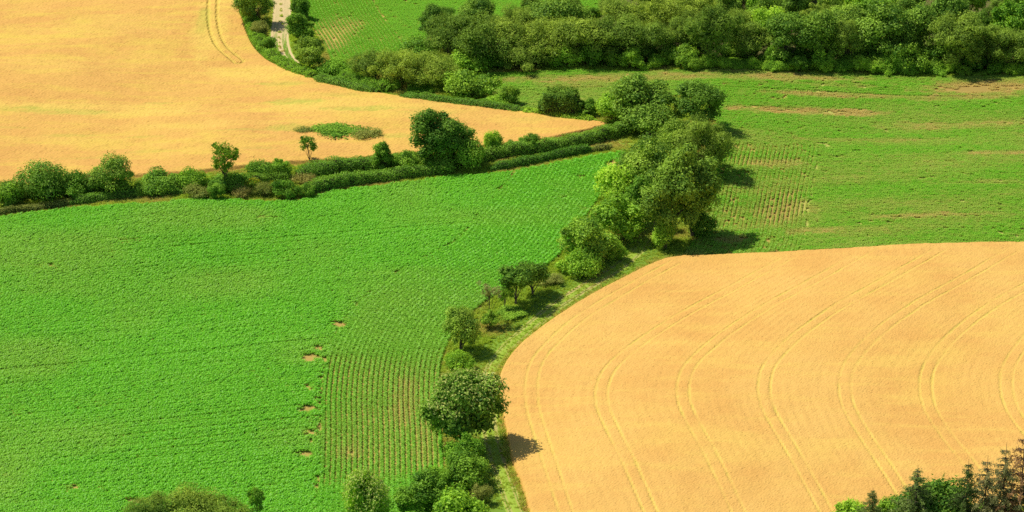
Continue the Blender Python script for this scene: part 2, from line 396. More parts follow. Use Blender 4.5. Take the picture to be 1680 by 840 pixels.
yel = blobs(X, Y, [ell(150, 184, 460, 26, .9), ell(600, 178, 420, 30, .8), ell(345, 50, 70, 120, 1), ell(720, 192, 300, 22, .6), ell(180, 45, 300, 40, .4), ell(60, 110, 260, 30, .4), ell(430, 125, 200, 30, .8), ell(330, 210, 300, 14, .5), ell(90, 235, 240, 14, .4), ell(850, 200, 240, 16, .4)], 18)*(0.4+0.9*vnoise(X*0.3, Y, 1.6, 19))
z = H(X, Y)+0.7+R.normal(0, 0.024, X.shape)+0.10*(vnoise(X, Y, 1.5, 15)-0.5)+0.25*(vnoise(X, Y*1.7, 7, 16)-.5)-0.28*np.clip(tram, 0, 1)-0.12*green
isl = dist_line(X, Y, gpoly([(505, 217), (560, 216), (625, 222)]))
z -= 0.25*sstep(3.0, 0.5, isl)
hz = H(X, Y); z = hz-0.05+(z-hz+0.05)*rim
me = mesh('barley_crop', np.stack([X, Y, z], -1), F, M['wheat_l'], {'tram': ('POINT', np.clip(np.maximum(tram*0.5, yel*0.5), 0, 1)), 'green': ('POINT', np.clip(green*1.15+0.25*tram, 0, 1)*0.85)})
obj('barley_crop', me, label='golden barley streaked with green weeds above the double hedge', cat='barley', kind='stuff')

# ------------------------------------------------------------------ row crops: real plants set in rows
def blade_plants(seed, n_pl, length, height, leaflen, wid, nleaf, spread, mat, name):
    r = np.random.default_rng(seed); V = []; F = []; T = []
    for i in range(n_pl):
        x0 = (i+0.5)/n_pl*length-length/2+r.normal(0, 0.03); y0 = r.normal(0, spread); hh = height*r.uniform(0.88, 1.10)
        for k in range(nleaf):
            a = r.uniform(0, 6.283); d = np.array([math.cos(a), math.sin(a)]); zb = hh*r.uniform(0.25, 0.75); L = leaflen*r.uniform(0.7, 1.2)
            pts = [(0, zb), (0.5*L, zb+0.24*L), (1.0*L, zb+0.10*L)]; w = wid*r.uniform(0.8, 1.2)
            n = np.array([-d[1], d[0]]); o = len(V); t = r.random()
            for (q, zz), ww in zip(pts, (0.5, 1.0, 0.12)):
                for sgn in (-1, 1):
                    V.append((x0+d[0]*q+n[0]*sgn*w*ww, y0+d[1]*q+n[1]*sgn*w*ww, zz+r.normal(0, 0.015)))
            F += [(o, o+1, o+3, o+2), (o+2, o+3, o+5, o+4)]; T += [t]*6
    return mesh(name, V, F, mat, {'tint': ('POINT', T)})

def scatter(name, P, rot, scl, dry, protos, label, cat):
    """one stuff object: plant clumps on surveyed points (geometry nodes)"""
    n = len(P); me = bpy.data.meshes.new(name); me.vertices.add(n)
    me.vertices.foreach_set('co', np.asarray(P, np.float32).ravel())
    a = me.attributes.new('rot', 'FLOAT_VECTOR', 'POINT'); a.data.foreach_set('vector', np.stack([np.zeros(n), np.zeros(n), rot], -1).astype(np.float32).ravel())
    a = me.attributes.new('scl', 'FLOAT_VECTOR', 'POINT'); a.data.foreach_set('vector', np.asarray(scl, np.float32).ravel())
    a = me.attributes.new('dry', 'FLOAT', 'POINT'); a.data.foreach_set('value', np.asarray(dry, np.float32))
    a = me.attributes.new('pick', 'INT', 'POINT'); a.data.foreach_set('value', R.integers(0, len(protos), n).astype(np.int32))
    o = obj(name, me, label=label, cat=cat, kind='stuff')
    ng = bpy.data.node_groups.new(name+'_nodes', 'GeometryNodeTree')
    ng.interface.new_socket('Geometry', in_out='INPUT', socket_type='NodeSocketGeometry')
    ng.interface.new_socket('Geometry', in_out='OUTPUT', socket_type='NodeSocketGeometry')
    gi = ng.nodes.new('NodeGroupInput'); go = ng.nodes.new('NodeGroupOutput'); jn = ng.nodes.new('GeometryNodeJoinGeometry')
    def na(nm, ty):
        x = ng.nodes.new('GeometryNodeInputNamedAttribute'); x.data_type = ty; x.inputs[0].default_value = nm; return x.outputs[0]
    ar, as_, ap = na('rot', 'FLOAT_VECTOR'), na('scl', 'FLOAT_VECTOR'), na('pick', 'INT')
    for i, pm in enumerate(protos):
        po = bpy.data.objects.new(pm.name, pm)
        oi = ng.nodes.new('GeometryNodeObjectInfo'); oi.inputs[0].default_value = po
        cp = ng.nodes.new('FunctionNodeCompare'); cp.data_type = 'INT'; cp.operation = 'EQUAL'
        ng.links.new(ap, cp.inputs[2]); cp.inputs[3].default_value = i
        ip = ng.nodes.new('GeometryNodeInstanceOnPoints')
        ng.links.new(gi.outputs[0], ip.inputs['Points']); ng.links.new(cp.outputs[0], ip.inputs['Selection'])
        ng.links.new(oi.outputs['Geometry'], ip.inputs['Instance']); ng.links.new(ar, ip.inputs['Rotation']); ng.links.new(as_, ip.inputs['Scale'])
        ng.links.new(ip.outputs[0], jn.inputs[0])
    ng.links.new(jn.outputs[0], go.inputs[0])
    md = o.modifiers.new('plants', 'NODES'); md.node_group = ng
    return o

ROW = 0.76
def offset_rows(curve, side, n, step=1.0, start=0.5):
    """rows running along a field edge; returns points and headings"""
    C = resample(curve, 0.5); T = tangents(C)
    for _ in range(6): T[1:-1] = (T[:-2]+T[1:-1]+T[2:])/3
    T /= np.linalg.norm(T, axis=1, keepdims=True); N = np.stack([-T[:, 1], T[:, 0]], -1)*side
    P, A = [], []
    for i in range(n):
        Q = resample(C+N*(start+i*ROW), step); t = tangents(Q); P.append(Q); A.append(np.arctan2(t[:, 1], t[:, 0]))
    return np.vstack(P), np.hstack(A)
def straight_rows(poly, ang, step=1.0):
    ca, sa = math.cos(ang), math.sin(ang); Rm = np.array([[ca, -sa], [sa, ca]]); q = poly@Rm
    u = np.arange(q[:, 0].min(), q[:, 0].max(), step); v = np.arange(q[:, 1].min(), q[:, 1].max(), ROW)
    U, W = np.meshgrid(u, v); U = U+R.uniform(0, 1, (len(v), 1))+R.normal(0, 0.12, U.shape); W = W+0.06*R.normal(size=(len(v), 1))
    return np.stack([U*ca-W*sa, U*sa+W*ca], -1).reshape(-1, 2)
def heading(p, q):
    d = g1(*q)-g1(*p); return math.atan2(d[1], d[0])

maize = [blade_plants(20+i, 7, 1.05, 0.60, 0.46, 0.056, 9, 0.05, M['maize'], 'maize_clump') for i in range(4)]
maize_far = [blade_plants(30+i, 7, 1.05, 0.42, 0.44, 0.056, 8, 0.05, M['maize_far'], 'maize_clump_far') for i in range(3)]

# big green field
HEAD = 18.5
ang = heading((0, 500), (520, 452))
P1 = straight_rows(MAIZE_L, ang); k = inside(P1[:, 0], P1[:, 1], MAIZE_L); P1 = P1[k]
dR = dist_line(P1[:, 0], P1[:, 1], ML_RIGHT[::2])
P1 = P1[dR > HEAD-0.7+0.25*R.normal(size=len(dR))]
P2, A2 = offset_rows(ML_RIGHT, -1, int(HEAD/ROW)-1); 
if not inside(P2[:, 0], P2[:, 1], MAIZE_L).mean() > 0.6: P2, A2 = offset_rows(ML_RIGHT, 1, int(HEAD/ROW)-1)
k = inside(P2[:, 0], P2[:, 1], MAIZE_L); P2, A2 = P2[k], A2[k]
bare = [ell(508, 590, 30, 14), ell(522, 573, 26, 12), ell(556, 535, 32, 14), ell(506, 638, 24, 10), ell(503, 674, 30, 12), ell(505, 712, 24, 13), ell(510, 727, 18, 7), ell(502, 748, 32, 14),
        ell(1003, 271, 26, 10), ell(953, 291, 16, 6), ell(440, 359, 40, 4, .7), ell(958, 345, 22, 8, .7), ell(222, 824, 30, 9), ell(115, 803, 30, 6, .6), ell(10, 783, 26, 6, .6), ell(733, 725, 12, 50),
        ell(575, 745, 20, 12, .6), ell(925, 325, 20, 5, .6), ell(515, 655, 14, 5, .8), ell(510, 690, 14, 5, .8), ell(205, 395, 60, 4, .4), ell(60, 438, 70, 4, .3), ell(733, 640, 8, 40, .5)]
P = np.vstack([P1, P2]); A = np.r_[np.full(len(P1), ang), A2]; head = np.r_[np.zeros(len(P1)), np.ones(len(P2))]
br = blobs(P[:, 0], P[:, 1], bare, 41)
k = R.random(len(P)) > br*1.1
P, A, head, br = P[k], A[k], head[k], br[k]
sc0 = 0.90+0.30*vnoise(P[:, 0], P[:, 1], 6, 44)*0.6+0.15*vnoise(P[:, 0]*0.3, P[:, 1], 2.2, 45)
rowv = np.round((-P[:, 0]*math.sin(ang)+P[:, 1]*math.cos(ang))/ROW); rv = np.random.default_rng(9).normal(0, 1, 4000).clip(-1.7, 1.4)[(rowv.astype(int)) % 4000]
sc0 = sc0*(1+np.where(head > 0, 0, 0.07*rv*sstep(0.35, 0.7, vnoise(P[:, 0], P[:, 1]*2, 18, 48))))
lowpart = sstep(g1(620, 545)[1], g1(620, 610)[1], P[:, 1])*sstep(g1(620, 812)[1], g1(620, 775)[1], P[:, 1]-0.12*(P[:, 0]-g1(620, 790)[0]))
wid = np.where(head > 0, 1.18-0.34*lowpart, 1.25); sc0 = sc0*(1-0.12*head*lowpart)
scl = np.stack([np.ones(len(P)), wid*sc0, sc0*(1-0.3*br)], -1)
dryh = blobs(P[:, 0], P[:, 1], [ell(665, 665, 50, 110, .5), ell(700, 720, 40, 120, .5), ell(575, 745, 50, 40, .4)], 43)*head
scl[:, 1] *= 1-0.22*dryh
dry = 0.5*dryh+np.clip((vnoise(P[:, 0], P[:, 1], 14, 46)-0.45)*0.5, 0, 0.16)+0.10*np.clip(vnoise(P[:, 0]*.5, P[:, 1], 2, 47)-.6, 0, 1)+0.3*br+0.07*head*lowpart
flip = (R.random(len(P)) < 0.5)*math.pi
scatter('maize_crop', np.c_[P, H(P[:, 0], P[:, 1])-0.02], A+flip+R.normal(0, 0.03, len(P)), scl, dry, maize,
        'bright green maize in rows below the clipped hedge', 'maize')

# green field beyond the tree line
ang = heading((1250, 330), (1660, 322))
P1 = straight_rows(MAIZE_R, ang); P1 = P1[inside(P1[:, 0], P1[:, 1], MAIZE_R)]
s_edge = gpoly([(1860, 389), (1680, 399), (1400, 409), (1122, 420)])
dL = dist_line(P1[:, 0], P1[:, 1], MR_LEFT[::2]); P1 = P1[(dL > 18.5) | (P1[:, 1] > g1(1200, 235)[1])]
P2, A2 = offset_rows(MR_LEFT, 1, 24)
if not inside(P2[:, 0], P2[:, 1], MAIZE_R).mean() > 0.6: P2, A2 = offset_rows(MR_LEFT, -1, 24)
k = inside(P2[:, 0], P2[:, 1], MAIZE_R) & (P2[:, 1] <= g1(1200, 235)[1]); P2, A2 = P2[k], A2[k]
P = np.vstack([P1, P2]); A = np.r_[np.full(len(P1), ang), A2]; head = np.r_[np.zeros(len(P1)), np.ones(len(P2))]
x, y = P[:, 0], P[:, 1]
bareR = [ell(1600, 146, 170, 12, .75), ell(1330, 184, 230, 7, .45), ell(1500, 357, 300, 5, .2)]
dryR = [ell(1050, 128, 560, 16, .75), ell(1300, 128, 260, 14, .7), ell(1380, 158, 330, 10, .7), ell(1330, 184, 300, 14, .95), ell(1600, 146, 220, 22, .9), ell(1560, 162, 300, 12, .6), ell(1640, 252, 160, 8, .5),
        ell(1500, 355, 330, 9, .6), ell(1560, 208, 240, 14, .45), ell(1440, 232, 300, 8, .35), ell(1290, 345, 130, 60, .3), ell(1620, 300, 200, 8, .35), ell(1050, 150, 60, 14, .5), ell(1350, 140, 200, 8, .5),
        ell(1270, 270, 110, 20, .4), ell(1330, 380, 130, 12, .5), ell(1200, 395, 60, 14, .5)]
br = blobs(x, y, bareR, 51); dr = blobs(x, y, dryR, 53)
thin = 0.02+0.15*np.clip(vnoise(x, y, 9, 55)-0.35, 0, 1)+0.05*head
k = R.random(len(P)) > np.maximum(br, thin*0.55)
P, A, head, br, dr = P[k], A[k], head[k], br[k], dr[k]; x, y = P[:, 0], P[:, 1]
s0 = 0.80+0.45*vnoise(x*0.4, y, 3, 56)*0.7+R.normal(0, 0.06, len(P))
dry = np.clip(1.0*dr*(0.35+0.9*vnoise(x*0.45, y, 1.6, 57))+0.55*np.clip(vnoise(x*0.25, y, 4, 58)-0.40, 0, 1)+0.55*np.clip(vnoise(x*0.4, y, 11, 59)-0.45, 0, 1)+R.normal(0.07, 0.08, len(P)), 0, 0.95)
tan_ = np.clip(blobs(x, y, [ell(1285, 342, 120, 56, 1.0), ell(1195, 335, 40, 60, .8), ell(1280, 262, 80, 26, .6), ell(1215, 262, 40, 22, .7)], 52), 0, 1)
scl = np.stack([np.ones(len(P)), np.where(head > 0, 1.08-0.42*tan_, 1.3)*s0, s0*(1-0.35*dr)], -1)
scatter('maize_crop', np.c_[P, H(x, y)-0.02], A+(R.random(len(P)) < 0.5)*math.pi+R.normal(0, 0.04, len(P)), scl, dry, maize_far,
        'patchy green maize with dry tan streaks in front of the wood', 'maize')

# green field beside the white track
P2, A2 = offset_rows(MT_LEFT, -1, 20)
if not inside(P2[:, 0], P2[:, 1], MAIZE_T).mean() > 0.4: P2, A2 = offset_rows(MT_LEFT, 1, 20)
k = inside(P2[:, 0], P2[:, 1], MAIZE_T); P2, A2 = P2[k], A2[k]
ang = heading((650, 60), (700, 58))
P1 = straight_rows(MAIZE_T, ang); P1 = P1[inside(P1[:, 0], P1[:, 1], MAIZE_T)]; P1 = P1[dist_line(P1[:, 0], P1[:, 1], MT_LEFT[::2]) > 15.5]
P = np.vstack([P1, P2]); A = np.r_[np.full(len(P1), ang), A2]; head = np.r_[np.zeros(len(P1)), np.ones(len(P2))]
x, y = P[:, 0], P[:, 1]
dr = blobs(x, y, [ell(545, 60, 70, 60, .7), ell(560, 45, 80, 30, .6)], 61)
k = R.random(len(P)) > 0.03+0.12*dr
P, A, head, dr = P[k], A[k], head[k], dr[k]; x, y = P[:, 0], P[:, 1]
s0 = 0.9+0.3*vnoise(x, y, 3, 66)
scl = np.stack([np.ones(len(P)), np.where(head > 0, 1.05-0.5*dr, 1.25)*s0, s0], -1)
scatter('maize_crop', np.c_[P, H(x, y)-0.02], A, scl, np.clip(0.6*dr*vnoise(x, y, 1.5, 67)+R.normal(0.02, 0.04, len(P)), 0, 1), maize_far,
        'green maize strip beside the pale stony track', 'maize')

# ------------------------------------------------------------------ tracks
def strip(name, pts, width, ruts, label, zoff=0.05, n=16, ruthalf=0.85, rutw=0.38, amp=1.0, pale=0.0):
    C = resample(catmull(gpoly(pts), 10), 0.5); T = tangents(C); N = np.stack([-T[:, 1], T[:, 0]], -1)
    w = np.linspace(-width/2, width/2, n); V = []; ru = []
    for i in range(len(C)):
        jit = (vnoise(C[i, 0], C[i, 1], 2.5, 71)-0.5)*0.5
        for q in w:
            p = C[i]+N[i]*(q+jit*abs(q)/width)
            r = 1-sstep(rutw*0.6, rutw*1.5, abs(abs(q)-ruthalf))
            edge = sstep(width/2, width/2-0.5, abs(q))
            V.append((p[0], p[1], float(H(p[0], p[1]))+zoff*edge-0.03*(1-edge)-0.05*r)); ru.append(r*amp)
    m_ = len(C); idx = np.arange(m_*n).reshape(m_, n)
    F = np.stack([idx[:-1, :-1], idx[:-1, 1:], idx[1:, 1:], idx[1:, :-1]], -1).reshape(-1, 4)
    return obj(name, mesh(name, V, F, M['track'], {'rut': ('POINT', ru), 'pale': ('POINT', np.full(len(V), pale))}, smooth=True), label=label, cat='track', kind='structure')
TR_FAR = [(452, -70), (458, -20), (463, 15), (461, 40), (459, 65), (464, 88), (478, 108), (492, 128)]
TR_MID = [(1062, 330), (1068, 360), (1060, 390), (1045, 412), (1015, 438), (965, 468), (915, 500), (872, 535), (838, 566), (812, 598), (800, 635), (800, 680), (808, 725), (822, 770), (838, 815), (856, 860), (880, 920)]
TR_LANE = [(-100, 346), (0, 338), (150, 326), (300, 316), (450, 309), (520, 296), (620, 286), (720, 279), (800, 272), (880, 256), (960, 244), (1030, 232), (1062, 260), (1062, 330)]
strip('farm_track', TR_FAR, 4.6, 2, 'pale stony farm track with two wheel ruts between hedges', ruthalf=0.95, rutw=0.85, amp=1.3, pale=1.0)
strip('farm_track', TR_MID, 3.2, 2, 'grassy farm track with faint wheel ruts curving beside the wheat', amp=0.62)
strip('farm_track', TR_LANE, 3.0, 2, 'sunken grassy lane running between the two hedges', amp=0.35)

# ------------------------------------------------------------------ rough grass on every margin
tufts = []
for i in range(4):
    r = np.random.default_rng(90+i); V = []; F = []; T = []
    for k in range(34):
        a = r.uniform(0, 6.283); rr = 0.30*math.sqrt(r.random()); x0, y0 = rr*math.cos(a), rr*math.sin(a); b_ = r.uniform(0, 6.283); L = r.uniform(0.16, 0.40); w = r.uniform(0.015, 0.035)
        d = np.array([math.cos(b_), math.sin(b_)]); n_ = np.array([-d[1], d[0]]); o = len(V)
        for q, zz, ww in ((0, 0, 1), (0.25*L, 0.7*L, 0.8), (0.65*L, 1.0*L, 0.15)):
            for sg in (-1, 1): V.append((x0+d[0]*q+n_[0]*sg*w*ww, y0+d[1]*q+n_[1]*sg*w*ww, zz))
        F += [(o, o+1, o+3, o+2), (o+2, o+3, o+5, o+4)]; T += [r.random()]*6
    tufts.append(mesh('grass_tuft', V, F, M['grass'], {'tint': ('POINT', T)}))
lo = np.array([-125, 345]); hi = np.array([125, 630])
n = 420000; Q = R.uniform(lo, hi, (n, 2)); x, y = Q[:, 0], Q[:, 1]
free = np.ones(n, bool)
for poly in (MAIZE_L, MAIZE_R, MAIZE_T, WHEAT_L, WHEAT_R, FOREST): free &= ~inside(x, y, poly)
half = (y*_cp+CAM_H*_sp)*(840/FPX)+14
free &= np.abs(x) < half
Q = Q[free]; x, y = Q[:, 0], Q[:, 1]
dt = np.full(len(Q), 9.0)
for pts, a_ in ((TR_FAR, 1.0), (TR_MID, 0.45), (TR_LANE, 0.4)):
    L = resample(catmull(gpoly(pts), 6), 2.0); d = dist_line(x, y, L)
    if a_ == 1.0: dt = np.where(d < 2.1, np.where(d < 0.3, 0.12, 0.0), dt)
    dt = np.where(np.abs(d-0.85) < 0.42, np.minimum(dt, 1-a_), dt)
k = R.random(len(Q)) < dt; Q = Q[k]; x, y = Q[:, 0], Q[:, 1]
dry = np.clip((vnoise(x, y, 5, 95)-0.42)*1.6+R.normal(0, 0.12, len(Q)), 0, 0.8)
L = resample(catmull(gpoly(TR_MID), 6), 2.0); dry *= np.where(dist_line(x, y, L) < 4, 0.75, 1)
s0 = R.uniform(0.6, 1.3, len(Q)); s0 *= np.where(dist_line(x, y, L) < 3.4, 0.55, 1)
E = resample(WR_EDGE, 0.22); E = E+R.normal(0, 0.22, E.shape); ke = R.random(len(E)) < 0.35+0.6*vnoise(E[:, 0], E[:, 1], 4, 97); E = E[ke]
Q = np.vstack([Q, E]); x, y = Q[:, 0], Q[:, 1]; dry = np.r_[dry, np.clip(0.45+R.normal(0, 0.3, len(E)), 0, 0.9)]; s0 = np.r_[s0, R.uniform(1.0, 2.1, len(E))]
scatter('verge_grass', np.c_[x, y, H(x, y)], R.uniform(0, 6.28, len(Q)), np.stack([s0, s0, s0], -1), dry, tufts, 'rough green and straw-coloured grass along the margins', 'grass')

# ------------------------------------------------------------------ plants: crowns of separate leaves, trunks with limbs
def leaf_cards(P, N, size, aspect, jit, r, up=0.0):
    n = len(P); D = N+jit*r.normal(size=(n, 3)); D[:, 2] += up
    D /= np.linalg.norm(D, axis=1, keepdims=True)+1e-9
    t = np.cross(D, r.normal(size=(n, 3))); t /= np.linalg.norm(t, axis=1, keepdims=True)+1e-9
    bt = np.cross(D, t); s = (size*r.uniform(0.65, 1.35, n))[:, None]
    V = np.stack([P-t*s, P-bt*s*aspect+D*s*0.18, P+t*s, P+bt*s*aspect+D*s*0.18], 1).reshape(-1, 3)
    return V, np.arange(4*n).reshape(n, 4)
def sph(n, r):
    v = r.normal(size=(n, 3)); return v/np.linalg.norm(v, axis=1, keepdims=True)
def crown_pts(r, nl, rr, zb, n, asp=1.0, flat=1.0, inner=0.75, shape=None):
    """lobes packed on an egg between zb and 1; leaf points on their outer skins"""
    c0 = np.array([0, 0, (zb+1)/2]); ez = (1-zb)/2
    d = sph(nl*4, r); d = d[d[:, 2] > -0.75][:nl]; nl = len(d)
    rad = r.uniform(rr[0], rr[1], nl)
    f = r.uniform(0.60, 1.08, nl)
    C = c0+d*np.array([0.5, 0.5, ez])*((1-rad/0.5*0.85)*f)[:, None]
    lean = r.normal(0, 0.10, 2); C[:, :2] += lean*((C[:, 2:]-c0[2])/max(ez, 0.2))*0.8; C[:, :2] *= r.uniform(0.85, 1.15, 2)*(1+r.normal(0, 0.10, (len(C), 1)))
    C = np.vstack([C, c0[None]]); rad = np.r_[rad, 0.24]; 
    w = rad**2; w[-1] *= 0.4; which = r.choice(len(C), n*2, p=w/w.sum())
    dd = sph(n*2, r); rz = (1.0/asp)**2 if abs(asp-1) > 0.01 else ez/0.5
    rho = rad[which]*np.where(r.random(n*2) < 0.08, r.uniform(1.0, 1.28, n*2), r.uniform(inner, 1.06, n*2))
    wob = np.sin(dd[:, 0]*7+which*1.7)*np.sin(dd[:, 1]*6.3+which*2.9)*np.sin(dd[:, 2]*5.7+which*0.7+1)
    wob2 = np.sin(dd[:, 0]*15+which*3.1)*np.sin(dd[:, 1]*14+which*1.3)*np.sin(dd[:, 2]*13+which)
    rho = rho*(1+0.26*wob+0.22*wob2)
    Pn = C[which]+dd*rho[:, None]*np.array([1, 1, rz**0.5*flat])
    depth = np.full(n*2, 9.0)
    for j in range(len(C)):
        q = np.linalg.norm((Pn-C[j])/np.array([1, 1, rz**0.5*flat]), axis=1)/rad[j]; depth = np.where(which != j, np.minimum(depth, q), depth)
    keep = (depth > 0.80) | (r.random(n*2) < 0.18)
    keep &= (dd[:, 2] > -0.15) | (r.random(n*2) < 0.25)
    keep &= Pn[:, 2] > 0.015
    k = np.where(keep)[0][:n]
    return Pn[k], dd[k], C, rad, which[k]
def tints(which, r, nl, N):
    base = r.uniform(0.15, 0.85, nl+2)[which]
    return np.clip(base+r.normal(0, 0.22, len(which)), 0, 1)

def trunk_mesh(r, C, rad, zb, name, thick=0.030, stems=1, reach=8):
    parts = []
    for s in range(stems):
        a = r.uniform(0, 6.28); off = np.array([math.cos(a), math.sin(a), 0])*(0.05 if stems > 1 else 0)
        top = np.array([r.normal(0, 0.03), r.normal(0, 0.03), zb+(1-zb)*0.45])+off*2.5
        mid = np.array([r.normal(0, 0.015), r.normal(0, 0.015), zb*0.8+0.05])+off*1.5
        pts = catmull(np.array([off+np.array([0, 0, -0.04]), off*1.1+np.array([0, 0, 0.04]), mid, top]), 4)
        th = thick/math.sqrt(stems)
        parts.append(tube(pts, np.linspace(th*1.25, th*0.35, len(pts))))
        order = r.permutation(len(C))[:reach]
        for j in order:
            b0 = pts[r.integers(len(pts)//3, len(pts)-1)]; e = C[j]; mm = (b0+e)/2+np.array([0, 0, 0.03])
            q = catmull(np.array([b0, mm, e]), 3); parts.append(tube(q, np.linspace(th*0.45, th*0.10, len(q)), 5))
    V, F = join(parts); return mesh(name, V, F, M['bark'], smooth=True)

PROTO = {}
SPEC = {}
def proto(key, *a, **k): SPEC[key] = (a, k)
ASPECTS = (0.45, 0.65, 1.0, 1.4, 1.8)
def get_proto(key, ratio):
    if key.startswith('spruce'): return PROTO[key]
    asp = min(ASPECTS, key=lambda q: abs(math.log(q/ratio))); kk = (key, asp)
    if kk not in PROTO:
        a, k = SPEC[key]; build_proto(key, asp, *a, **k)
    return PROTO[kk]
def build_proto(key, asp, seed, mat, nl, rr, zb, n, size, aspect=0.6, jit=0.7, up=0.4, thick=0.03, stems=1, flat=1.0, blossom=0, bmat=None, fol='crown', stem='trunk', inner=0.75, shape=None, reach=8, parts_extra=None):
    r = np.random.default_rng(seed)
    Pn, N, C, rad, wh = crown_pts(r, nl, rr, zb, n, asp=asp, flat=flat, inner=inner, shape=shape)
    nf = int(len(C)*(26 if inner >= 0.7 else 5)); j = r.integers(0, len(C), nf); dq = sph(nf, r)
    Pf = C[j]+dq*(rad[j]*0.55*r.random(nf)**0.5)[:, None]; Pf[:, 2] = np.maximum(Pf[:, 2], 0.03)
    A3 = np.array([1, 1, asp]); size = size*math.sqrt(0.5+0.5*asp)
    V, F = join([leaf_cards(Pn*A3, N, size, aspect, jit, r, up), leaf_cards(Pf*A3, dq, size*2.6, 0.8, 0.5, r)]); V = V/A3
    T = np.repeat(np.r_[tints(wh, r, len(C), N), r.uniform(0, 1, nf)], 4)
    d = {fol: mesh(key+'_'+fol, V, F, mat, {'tint': ('POINT', T)}), stem: trunk_mesh(r, C, rad, zb, key+'_'+stem, thick, stems, reach)}
    if blossom:
        k = np.where((N[:, 2] > 0.25) & (Pn[:, 2] > zb+(1-zb)*0.45))[0]; k = r.choice(k, min(blossom, len(k)), replace=False)
        V, F = leaf_cards((Pn[k]+N[k]*0.015)*A3, N[k], size*0.75, 0.5, 0.8, r, 0.6); V = V/A3
        d['blossom'] = mesh(key+'_blossom', V, F, bmat, {'tint': ('POINT', np.repeat(r.random(len(k)), 4))})
    PROTO[(key, asp)] = d
for i in range(4):
    proto('oak%d' % i, 100+i, M['oak'], 36, (0.075, 0.20), 0.08, 8500, 0.0175, 0.7, 0.42)
for i in range(4):
    proto('willow%d' % i, 120+i, M['willow'], 32, (0.08, 0.21), 0.03, 10000, 0.0180, 0.36, 0.45, up=0.55, thick=0.022, stems=3)
for i in range(4):
    proto('shrub%d' % i, 140+i, M['shrub'], 26, (0.08, 0.22), 0.0, 4600, 0.0245, 0.65, 0.5, thick=0.02, stems=3, fol='foliage', stem='stems')
for i in range(3):
    proto('fresh%d' % i, 160+i, M['fresh'], 26, (0.08, 0.22), 0.0, 4600, 0.0245, 0.65, 0.5, thick=0.02, stems=3, fol='foliage', stem='stems')
for i in range(2):
    proto('dull%d' % i, 170+i, M['dull'], 18, (0.14, 0.26), 0.0, 2200, 0.032, 0.4, 0.9, up=0.4, thick=0.015, stems=3, fol='foliage', stem='stems')
proto('bronze0', 175, M['bronze'], 16, (0.13, 0.22), 0.05, 1500, 0.025, 0.5, 0.9, thick=0.015, stems=3, fol='foliage', stem='stems')
proto('chestnut0', 180, M['oak'], 40, (0.12, 0.20), 0.05, 9500, 0.0215, 0.65, 0.45, thick=0.035, blossom=1900, bmat=M['blossom'])
proto('flowering0', 181, M['fresh'], 34, (0.13, 0.20), 0.06, 6000, 0.021, 0.65, 0.5, thick=0.03, blossom=3600, bmat=M['blossom'])
for i in range(2):
    proto('sapling%d' % i, 185+i, M['shrub'], 17, (0.10, 0.19), 0.36, 1300, 0.026, 0.6, 0.9, thick=0.022, reach=15, inner=0.5)
proto('ash0', 187, M['ash'], 24, (0.09, 0.17), 0.30, 1500, 0.024, 0.5, 0.9, thick=0.028, reach=22, inner=0.35)
proto('standard0', 188, M['oak'], 22, (0.14, 0.22), 0.34, 3000, 0.025, 0.65, 0.8, thick=0.032, reach=12)
proto('standard1', 189, M['oak'], 22, (0.14, 0.22), 0.34, 3000, 0.025, 0.65, 0.8, thick=0.032, reach=12)
proto('dead0', 190, M['pale'], 16, (0.10, 0.16), 0.55, 1000, 0.022, 0.4, 1.0, thick=0.020, reach=16, flat=0.6, inner=0.4)
proto('broom0', 192, M['shrub'], 16, (0.14, 0.24), 0.0, 1200, 0.024, 0.4, 0.9, thick=0.015, stems=3, blossom=420, bmat=M['broom'], fol='foliage', stem='stems')
proto('mound0', 195, M['fresh'], 30, (0.10, 0.18), 0.0, 3600, 0.024, 0.65, 0.8, thick=0.008, stems=4, fol='foliage', stem='stems')
proto('mound1', 196, M['shrub'], 30, (0.10, 0.18), 0.0, 3600, 0.024, 0.65, 0.8, thick=0.008, stems=4, fol='foliage', stem='stems')
def poplar_shape(C):
    C = C.copy(); C[:, :2] *= 0.8; return C
# spruces: whorls of drooping boughs with needle sprays
def spruce(key, seed, mat, levels, droop, density, topmat=None):
    r = np.random.default_rng(seed); parts = []; P = []; N = []; Tn = []
    z = 0.06; br = []
    while z < 0.985:
        L = 0.5*(1-z)**0.72+0.012
        for k in range(8):
            a = r.uniform(0, 6.28); l = L*r.uniform(0.45, 1.15)
            q = np.linspace(0, 1, 6)[:, None]
            pts = np.array([0, 0, z])+np.array([math.cos(a), math.sin(a), 0])*l*q+np.array([0, 0, 1])*(-droop*l*q**1.2+0.55*droop*l*q**3)*0.35
            br.append(tube(pts[::2], np.linspace(0.004, 0.0012, 3), 3))
            m_ = int(density*l/0.5)+5; t = r.uniform(0.12, 1.0, m_)
            pp = np.stack([np.interp(t, q[:, 0], pts[:, c]) for c in range(3)], -1)
            pp += r.normal(0, 0.010, pp.shape)*np.array([1, 1, 0.8]); pp[:, 2] -= r.random(m_)*0.018
            P.append(pp); Tn.append(np.full(m_, 0.009+0.036*l)); nn = np.tile([0, 0, 1.0], (m_, 1)); N.append(nn)
        z += r.uniform(0.6, 1.3)/levels
    P = np.vstack(P); N = np.vstack(N)
    V, F = leaf_cards(P, N, np.hstack(Tn), 0.30, 0.7, r)
    trunk = tube(np.array([[0, 0, -0.03], [0.003, 0, 0.4], [0, 0.002, 0.8], [0, 0, 1.03]]), [0.018, 0.012, 0.006, 0.0015])
    tv, tf = join([trunk]+br)
    PROTO[key] = {'boughs': mesh(key+'_boughs', V, F, mat, {'tint': ('POINT', np.repeat(r.random(len(P)), 4))}), 'trunk': mesh(key+'_trunk', tv, tf, M['bark'], smooth=True)}
